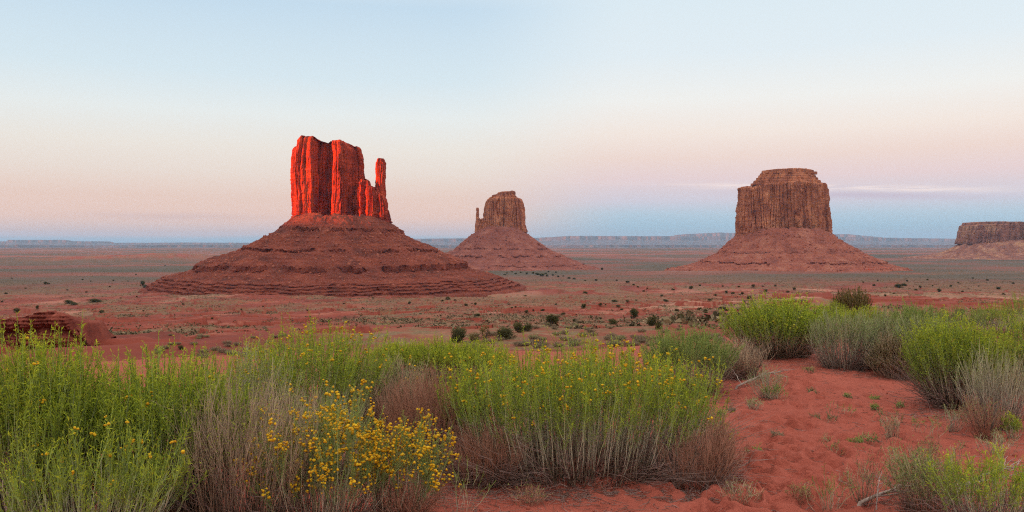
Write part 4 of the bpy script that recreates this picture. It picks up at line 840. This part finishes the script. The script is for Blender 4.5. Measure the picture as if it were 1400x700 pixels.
# ---- red sandstone ledge below the dune on the left
def ledge():
    r = np.random.default_rng(9)
    p = at(45, 470); d = p.y
    s = d/F
    root = thing('rock_outcrop', 'dark red overhanging sandstone ledge with a shadowed undercut behind the left bushes', 'rock ledge', tuple(p))
    n, m = 260, 70
    x = np.linspace(-95, 66, n)                               # px along the front
    z0 = -1.2; xx = x*s
    top = np.interp(x, [-95, -60, -45, -20, 0, 12, 25, 38, 50, 56, 61, 66], [437, 436, 437, 434, 432, 427, 425.5, 428, 431, 437, 455, 476])
    top = (470-top)*s*1.0
    front = -1.5*np.sin(np.linspace(0, np.pi, n))**.5-.6*fbm(x/14, x*0, 3, 4)
    rows = []
    for t in np.linspace(0, 1, m):
        h = z0+(top-z0)*t
        und = .9*np.exp(-((t-.60)/.10)**2)+.35*np.exp(-((t-.22)/.06)**2)
        y = front+und*(.7+.5*fbm(x/9, x*0, 2, 6))+.45*fbm(x/7, h*1.5, 4, 5)+.10*np.sin(h*16+2*fbm(x/20, h, 2, 7))+1.5*sstep(44, 66, x)**2+.22*fbm(x/1.8, h*5, 3, 15)-.15*(t > .72)+.5*sstep(.86, 1, t)
        rows.append(np.stack([xx, y, h+.05*fbm(x/4, x*0+t*4, 3, 8)], -1))
    for k, b in enumerate([.6, 1.4, 2.6, 4.5, 7]):
        h = top*(1-.10*k)+.22*fbm(x/6, x*0+k*1.7, 3, 12)
        rows.append(np.stack([xx, front+b+.4, h], -1))
    rows.append(rows[-1]+np.array([0, 2, -5.]))
    V = np.concatenate(rows)
    mk('ledge', V, quads=grid_quads(len(rows), n), mat=M['outcrop'], parent=root)
    k = 60; pos = np.stack([r.uniform(30, 95, k)*s, r.uniform(-2.6, .8, k), np.zeros(k)], -1)
    pos[:, 2] = G(pos[:, 0]+p.x, pos[:, 1]+p.y)-p.z+.02
    boulders(pos, r.uniform(.08, .38, k), 4, M['outcrop'], root)
ledge()

# ---- junipers and dark desert shrubs of the middle distance
def juniper(seed, hgt=1.0, wid=1.2, bare=.0, mat='leafJ', n=2600):
    r = np.random.default_rng(seed)
    root = bpy.data.objects.new('juniper', None); C.objects.link(root)
    k = 7; th = r.uniform(0, 2*np.pi, k); e = np.stack([np.cos(th)*wid*.32, np.sin(th)*wid*.32, hgt*r.uniform(.45, .8, k)], -1)
    b = r.normal(0, .03, (k, 3)); b[:, 2] = -.05; c_ = e*[.35, .35, .5]+r.normal(0, .05, (k, 3))
    V, Q, t, i = tubes(bez(b, c_, e, 6), np.full(k, .05), np.full(k, .014), 5)
    mk('trunk', V, quads=Q, mat=M['juniper_bark'], parent=root, smooth=True)
    cl = 26; th = r.uniform(0, 2*np.pi, cl); rr_ = np.sqrt(r.uniform(0, 1, cl)); cz = r.uniform(.14, .82, cl)*hgt
    cc = np.stack([np.cos(th)*rr_*wid*.38*np.sqrt(np.clip(1.2-(cz/hgt)**2, .1, 1)), np.sin(th)*rr_*wid*.38, cz], -1)
    s = r.integers(0, cl, n); q = r.normal(0, 1, (n, 3)); q /= np.linalg.norm(q, axis=1, keepdims=True); q *= (r.uniform(0, 1, (n, 1))**.5)*wid*.17*r.uniform(.7, 1.3, cl)[s][:, None]
    P = cc[s]+q; P[:, 2] = np.maximum(P[:, 2], .02)
    V, Q = leaves_geo(P, q+r.normal(0, .08, (n, 3))+[0, 0, .06], np.full(n, .10)*r.uniform(.6, 1.3, n), np.full(n, .045), r)
    mk('crown', V, quads=Q, mat=M[mat], parent=root, attrs={'vc': vc(np.repeat(np.clip(P[:, 2]/hgt, 0, 1), 4), np.repeat((s % 7)/7*.7+r.uniform(0, .3, n), 4))})
    return root
JP = [juniper(400, 1.0, 1.25), juniper(401, .9, 1.5), juniper(402, 1.15, 1.05), juniper(403, 1.0, 1.2, mat='leafD', n=1800), juniper(404, 1.2, 1.0, mat='leafB', n=500)]
used = set()
def plant(k, px, py, wpx, label, group=None, cat='juniper', hk=1.0):
    p = at(px, py); s = wpx*p.y/F/[1.3, 1.5, 1.1, 1.25, 1.1][k]
    o = JP[k] if k not in used else copy_tree(JP[k]); used.add(k)
    o.location = p-Vector((0, 0, .05*s)); o.rotation_euler = (0, 0, wr.uniform(0, 6.28)); o.scale = (s, s, s*hk)
    tag(o, label, cat, group)
    o.name = {'juniper': 'juniper'}.get(cat, 'desert_shrub')
plant(0, 627, 468, 27, 'round dark green juniper standing closest behind the big central shrub')
plant(4, 663, 466, 20, 'nearly bare little tree right of the round dark juniper', hk=1.25, cat='small tree')
plant(1, 690, 462, 34, 'low wide dark juniper right of the nearly bare little tree', hk=.75)
plant(0, 708, 454, 16, 'smaller of the two dark junipers that touch, left one of the pair', hk=1.1)
plant(1, 721, 453, 17, 'rounder of the two dark junipers that touch, right one of the pair', hk=1.1)
plant(2, 755, 446, 20, 'dark juniper with a jagged top, alone right of the touching pair', hk=.9)
plant(1, 838, 443, 15, 'dark low juniper, left of the tallest one on the middle plain', hk=.8)
plant(2, 867, 435, 15, 'tallest dark juniper on the middle plain between the touching pair and the fan shaped shrub')
plant(3, 892, 445, 18, 'olive green bush right of and below the tallest juniper on the middle plain', cat='bush')
plant(3, 900, 450, 12, 'smaller olive bush touching the olive one on the middle plain', cat='bush')
plant(3, 931, 439, 14, 'olive green shrub nearest the grey green rabbitbrush on the middle plain', cat='bush')
plant(4, 648, 468, 22, 'brownish bush between the round dark juniper and the nearly bare tree', cat='bush', hk=.7)
plant(2, 195, 391, 8, 'small dark tree on the slope left of the red debris cone', hk=1.0)
plant(1, 199, 394, 8, 'small dark bush at the foot of the tree left of the red debris cone', cat='bush')
plant(2, 233, 390, 5, 'lone small dark tree nearest the left foot of the red debris cone', hk=1.3)
plant(1, 24, 427, 12, 'dark green bush above the overhanging rock ledge, near the left border', cat='bush', hk=.8)
plant(2, 51, 425, 5, 'small dark tree above the overhanging rock ledge', hk=1.2)
plant(1, 94, 415, 13, 'largest of three dark green bushes in a row left of the debris cone', cat='bush', hk=.7)
plant(1, 101, 417, 12, 'dark green bush touching the largest of the row left of the debris cone', cat='bush', hk=.55)
plant(1, 130, 413, 20, 'long low dark green bush left of the debris cone', cat='bush', hk=.45)
plant(1, 139, 428, 9, 'dark green bush up and right of the overhanging rock ledge', cat='bush', hk=.8)
plant(0, 247, 478, 9, 'dark round bush behind the second green rabbitbrush from the left border', cat='bush', hk=.9)
plant(1, 48, 474, 24, 'dark olive bush in the shade of the overhanging rock ledge', cat='bush', hk=1.5)
plant(3, 1024, 461, 10, 'small green bush left of the fan shaped rabbitbrush on the red slope', cat='bush')
plant(1, 1228, 393, 13, 'dark bush on the pale flat right of the dark brownish bush', cat='bush', hk=.7)
plant(1, 1236, 391, 9, 'smaller dark bush beside the one on the pale flat', cat='bush', hk=.7)
mid = {
 'small dark shrubs on the plain right of the red debris cone': ('small dark shrub on the middle plain right of the red debris cone', [(718, 405, 6), (705, 420, 5), (800, 401, 8), (798, 420, 9), (821, 418, 8), (828, 417, 4), (845, 419, 8), (840, 413, 9), (850, 424, 7), (858, 413, 8), (870, 411, 4), (910, 412, 8), (650, 417, 5), (637, 418, 7), (645, 415, 4), (729, 425, 5), (742, 425, 7), (720, 428, 6), (653, 432, 9), (661, 434, 6), (700, 424, 5), (760, 417, 6), (957, 423, 9), (965, 426, 8), (985, 422, 9), (994, 425, 7), (993, 400, 7), (957, 391, 6), (945, 395, 7), (920, 397, 6), (905, 405, 6), (880, 399, 5), (612, 410, 9), (622, 411, 7), (605, 412, 5), (820, 437, 7), (785, 440, 6), (770, 430, 8), (925, 425, 8), (942, 430, 7)]),
 'tiny dark shrubs in a belt below the small distant butte': ('tiny dark shrub in the green belt at the foot of the small distant butte', [(705, 375, 5), (712, 373, 4), (720, 375, 4), (729, 374, 5), (735, 376, 7), (741, 378, 7), (748, 378, 5), (746, 375, 5), (756, 377, 4), (763, 379, 6), (770, 378, 4), (778, 381, 6), (785, 382, 7), (800, 384, 4), (823, 369, 4), (815, 384, 5), (700, 372, 4), (858, 387, 6), (866, 390, 5), (843, 384, 5), (872, 393, 5), (693, 374, 4), (690, 376, 5), (885, 395, 4), (750, 372, 4), (760, 373, 4)]),
 'small dark shrubs on the slope left of the fan shaped rabbitbrush': ('small dark shrub on the slope left of the fan shaped green rabbitbrush', [(988, 392, 4), (1002, 402, 8), (1015, 402, 8), (1047, 399, 8), (1024, 409, 8), (1016, 418, 7), (990, 424, 7), (965, 428, 8), (1030, 393, 6), (1010, 393, 5), (1043, 392, 5), (1077, 400, 6), (1086, 397, 5), (1060, 392, 5), (978, 404, 6), (970, 412, 6)]),
 'small dark shrubs on the flat below the far purple mesa': ('small dark shrub on the flat right of the dark brownish bush', [(1210, 405, 5), (1222, 402, 5), (1195, 391, 6), (1258, 393, 6), (1275, 391, 4), (1252, 397, 7), (1284, 399, 8), (1300, 392, 5), (1316, 399, 4), (1338, 392, 4), (1365, 396, 7), (1180, 387, 4), (1310, 387, 5), (1350, 384, 5), (1372, 403, 6), (1200, 384, 4), (1240, 385, 4), (1268, 383, 4), (1330, 381, 4), (1385, 388, 5)]),
 'small dark shrubs on the plain left of the red debris cone': ('small dark shrub on the wide plain left of the red debris cone', [(8, 402, 5), (16, 381, 3), (62, 389, 5), (66, 388, 5), (92, 397, 4), (113, 383, 4), (124, 385, 3), (155, 384, 3), (186, 376, 3), (187, 406, 4), (175, 385, 3), (150, 393, 3), (196, 426, 4), (226, 364, 3), (270, 402, 3), (300, 420, 4), (250, 417, 4), (35, 395, 4), (3, 413, 5), (165, 408, 4), (215, 398, 4), (118, 400, 4), (290, 437, 5), (330, 430, 4), (360, 420, 4), (420, 425, 4), (470, 416, 4), (510, 408, 4), (560, 415, 5), (575, 430, 5), (540, 440, 5), (600, 445, 5), (450, 440, 5)]),
}
for gname, (lab, L) in mid.items():
    for (x, y, w) in L:
        kk = int(wr.integers(0, 4)); plant(kk, x, y, w*wr.uniform(.75, 1.1), lab, gname, cat='shrub', hk=wr.uniform(.5, .85))
for i_ in range(5):
    if i_ not in used: raise SystemExit('proto %d unused' % i_)

# ---- pale sagebrush beyond the dune edge
def sage(seed, mat):
    root = bpy.data.objects.new('sagebrush', None); C.objects.link(root)
    brush('sagebrush', root, seed, W_=1.3, Dp=1.2, H=.62, stems=90, twigs=3, lps=26, leaf=(.06, .022), mats=('stemD', mat, 'flower'), radius=(.010, .005), dome=.75, basef=.4, leafstart=.3, twiglen=.16)
    return root
SP = [sage(501, 'leafW'), sage(502, 'leafW'), sage(503, 'leafS')]; sused = set()
def put_sage(px, py, wpx, label, group, hk=1.0):
    k = int(wr.integers(0, 3)) if len(sused) > 2 else len(sused)
    o = SP[k] if k not in sused else copy_tree(SP[k]); sused.add(k)
    p = at(px, py); s = wpx*p.y/F/1.3; o.location = p; o.scale = (s, s, s*hk); o.rotation_euler = (0, 0, wr.uniform(0, 6.28)); tag(o, label, 'sagebrush', group)
sr = np.random.default_rng(21)
for k in range(80):
    x = sr.uniform(640, 985); y = 478-sr.uniform(0, 1)**1.3*34-(x-640)*.02
    put_sage(x, y, (5+17*(y-430)/48)*sr.uniform(.8, 1.2), 'pale sagebrush clump among others behind the top of the big central shrub', 'pale sagebrush behind the big central shrub', .8)
for k in range(40):
    x = sr.uniform(215, 400); y = 492-sr.uniform(0, 1)**1.2*45
    put_sage(x, y, (4+14*(y-440)/50)*sr.uniform(.8, 1.2), 'pale sagebrush clump on the slope behind the left-hand rabbitbrush', 'pale sagebrush on the slope behind the left shrubs', .8)
for k in range(24):
    x = sr.uniform(970, 1150); y = 440-sr.uniform(0, 1)*28
    put_sage(x, y, sr.uniform(8, 13), 'pale sagebrush clump near the fan shaped rabbitbrush', 'pale sagebrush near the path head', .8)

# ---- ground scrub, too much of it to count
def scrub():
    r = np.random.default_rng(55); n = 150000
    px = r.uniform(-60, 1460, n*5); py = HOR+10+(r.uniform(0, 1, n*5)**1.25)*130
    t = np.exp(np.linspace(math.log(18), math.log(9000), 1500))
    # distance from the mean profile, then dropped on the real ground
    zz = (py-HOR)/F
    prl = -G(np.full_like(t, 0)-.3*t, t, False)/t; prr = -G(.38*t, t, False)/t
    w = sstep(.02, .40, (px-700)/F)
    d = np.interp(-zz, -np.maximum.accumulate(prl[::-1])[::-1], t)*(1-w)+np.interp(-zz, -np.maximum.accumulate(prr[::-1])[::-1], t)*w
    d *= np.exp(r.normal(0, .06, len(d)))
    x = (px-700)/F*d; y = d
    veg = fbm(x/55, y/110, 4, 81)+.25*fbm(x/9, y/14, 3, 83)+.10
    keep = (veg+r.normal(0, .22, len(x)) > -.06) & (d > 55) & (r.uniform(0, 1, len(x)) < np.clip((d/400)**1.1, .12, 1))
    for cx, cy_, rx in [((468-700)*1500/F, 1500, 300), ((687-700)*2.8, 3080, 290), ((1073-700)*2.545, 2800, 280)]:
        keep &= (x-cx)**2+(y-cy_)**2 > rx*rx
    x, y, d = x[keep][:n], y[keep][:n], d[keep][:n]; n = len(x); print('scrub', n)
    z = G(x, y); size = r.uniform(.25, .75, n)*(1+.6*sstep(300, 1500, d))*np.exp(r.normal(0, .33, n))
    m = 8
    P = np.stack([x, y, z], -1)
    q = r.normal(0, 1, (n, m, 3)); q[..., 2] = np.abs(q[..., 2])*.8; q /= np.linalg.norm(q, axis=2, keepdims=True)
    pos = P[:, None]+q*size[:, None, None]*r.uniform(.2, .7, (n, m, 1))
    ln = np.repeat(size, m)*.75
    V, Q = leaves_geo(pos.reshape(-1, 3), q.reshape(-1, 3)+r.normal(0, .3, (n*m, 3)), ln, ln*.5, r)
    kind = r.uniform(0, 1, n)
    o = mk('scrub', V, quads=Q, mat=M['scrub'], attrs={'vc': vc(np.repeat(kind, m*4), np.repeat(r.uniform(0, 1, n*m), 4))}); o['kind'] = 'stuff'
M['scrub'] = plant_mat('desert_scrub', [(0, g1(.035, .032, .016)), (.3, g1(.07, .06, .03)), (.5, g1(.17, .135, .075)), (.6, g1(.26, .20, .12)), (1, g1(.33, .25, .15))], rnd_stops=[(0, g1(.7, .7, .7)), (1, g1(1.2, 1.15, 1.1))], transl=.1)
scrub()

# ---- litter on the sand: bits of twig and small stones
def litter():
    r = np.random.default_rng(66); n = 2200
    py = r.uniform(470, 700, n); px = r.uniform(560, 1400, n); h = 1.6
    for k, (cx, cy_, sx, sy, m_) in enumerate([(780, 668, 95, 7, 420), (950, 674, 36, 8, 160), (1060, 497, 50, 4, 120), (1170, 508, 50, 4, 120), (1300, 570, 55, 8, 220), (1310, 690, 60, 14, 160), (950, 545, 40, 5, 100), (560, 660, 60, 16, 200)]):
        px = np.concatenate([px, r.normal(cx, sx, m_)]); py = np.concatenate([py, r.normal(cy_, sy, m_)])
    n = len(px)
    t = h*F/(py-HOR); x = (px-700)/F*t; y = t; z = G(x, y)+.008
    th = r.uniform(0, 6.28, n); L = r.uniform(.012, .085, n)**1.0; d = np.stack([np.cos(th), np.sin(th), r.normal(0, .1, n)], -1)*L[:, None]
    A = np.stack([x, y, z], -1); V, Q, tt, i = tubes(bez(A-d, A+r.normal(0, .01, (n, 3))*[1, 1, .3], A+d, 4), np.full(n, .0022), np.full(n, .001))
    o = mk('twig_litter', V, quads=Q, mat=M['dead'], attrs={'vc': vc(tt, r.uniform(0, 1, n)[i])}); o['kind'] = 'stuff'
litter()
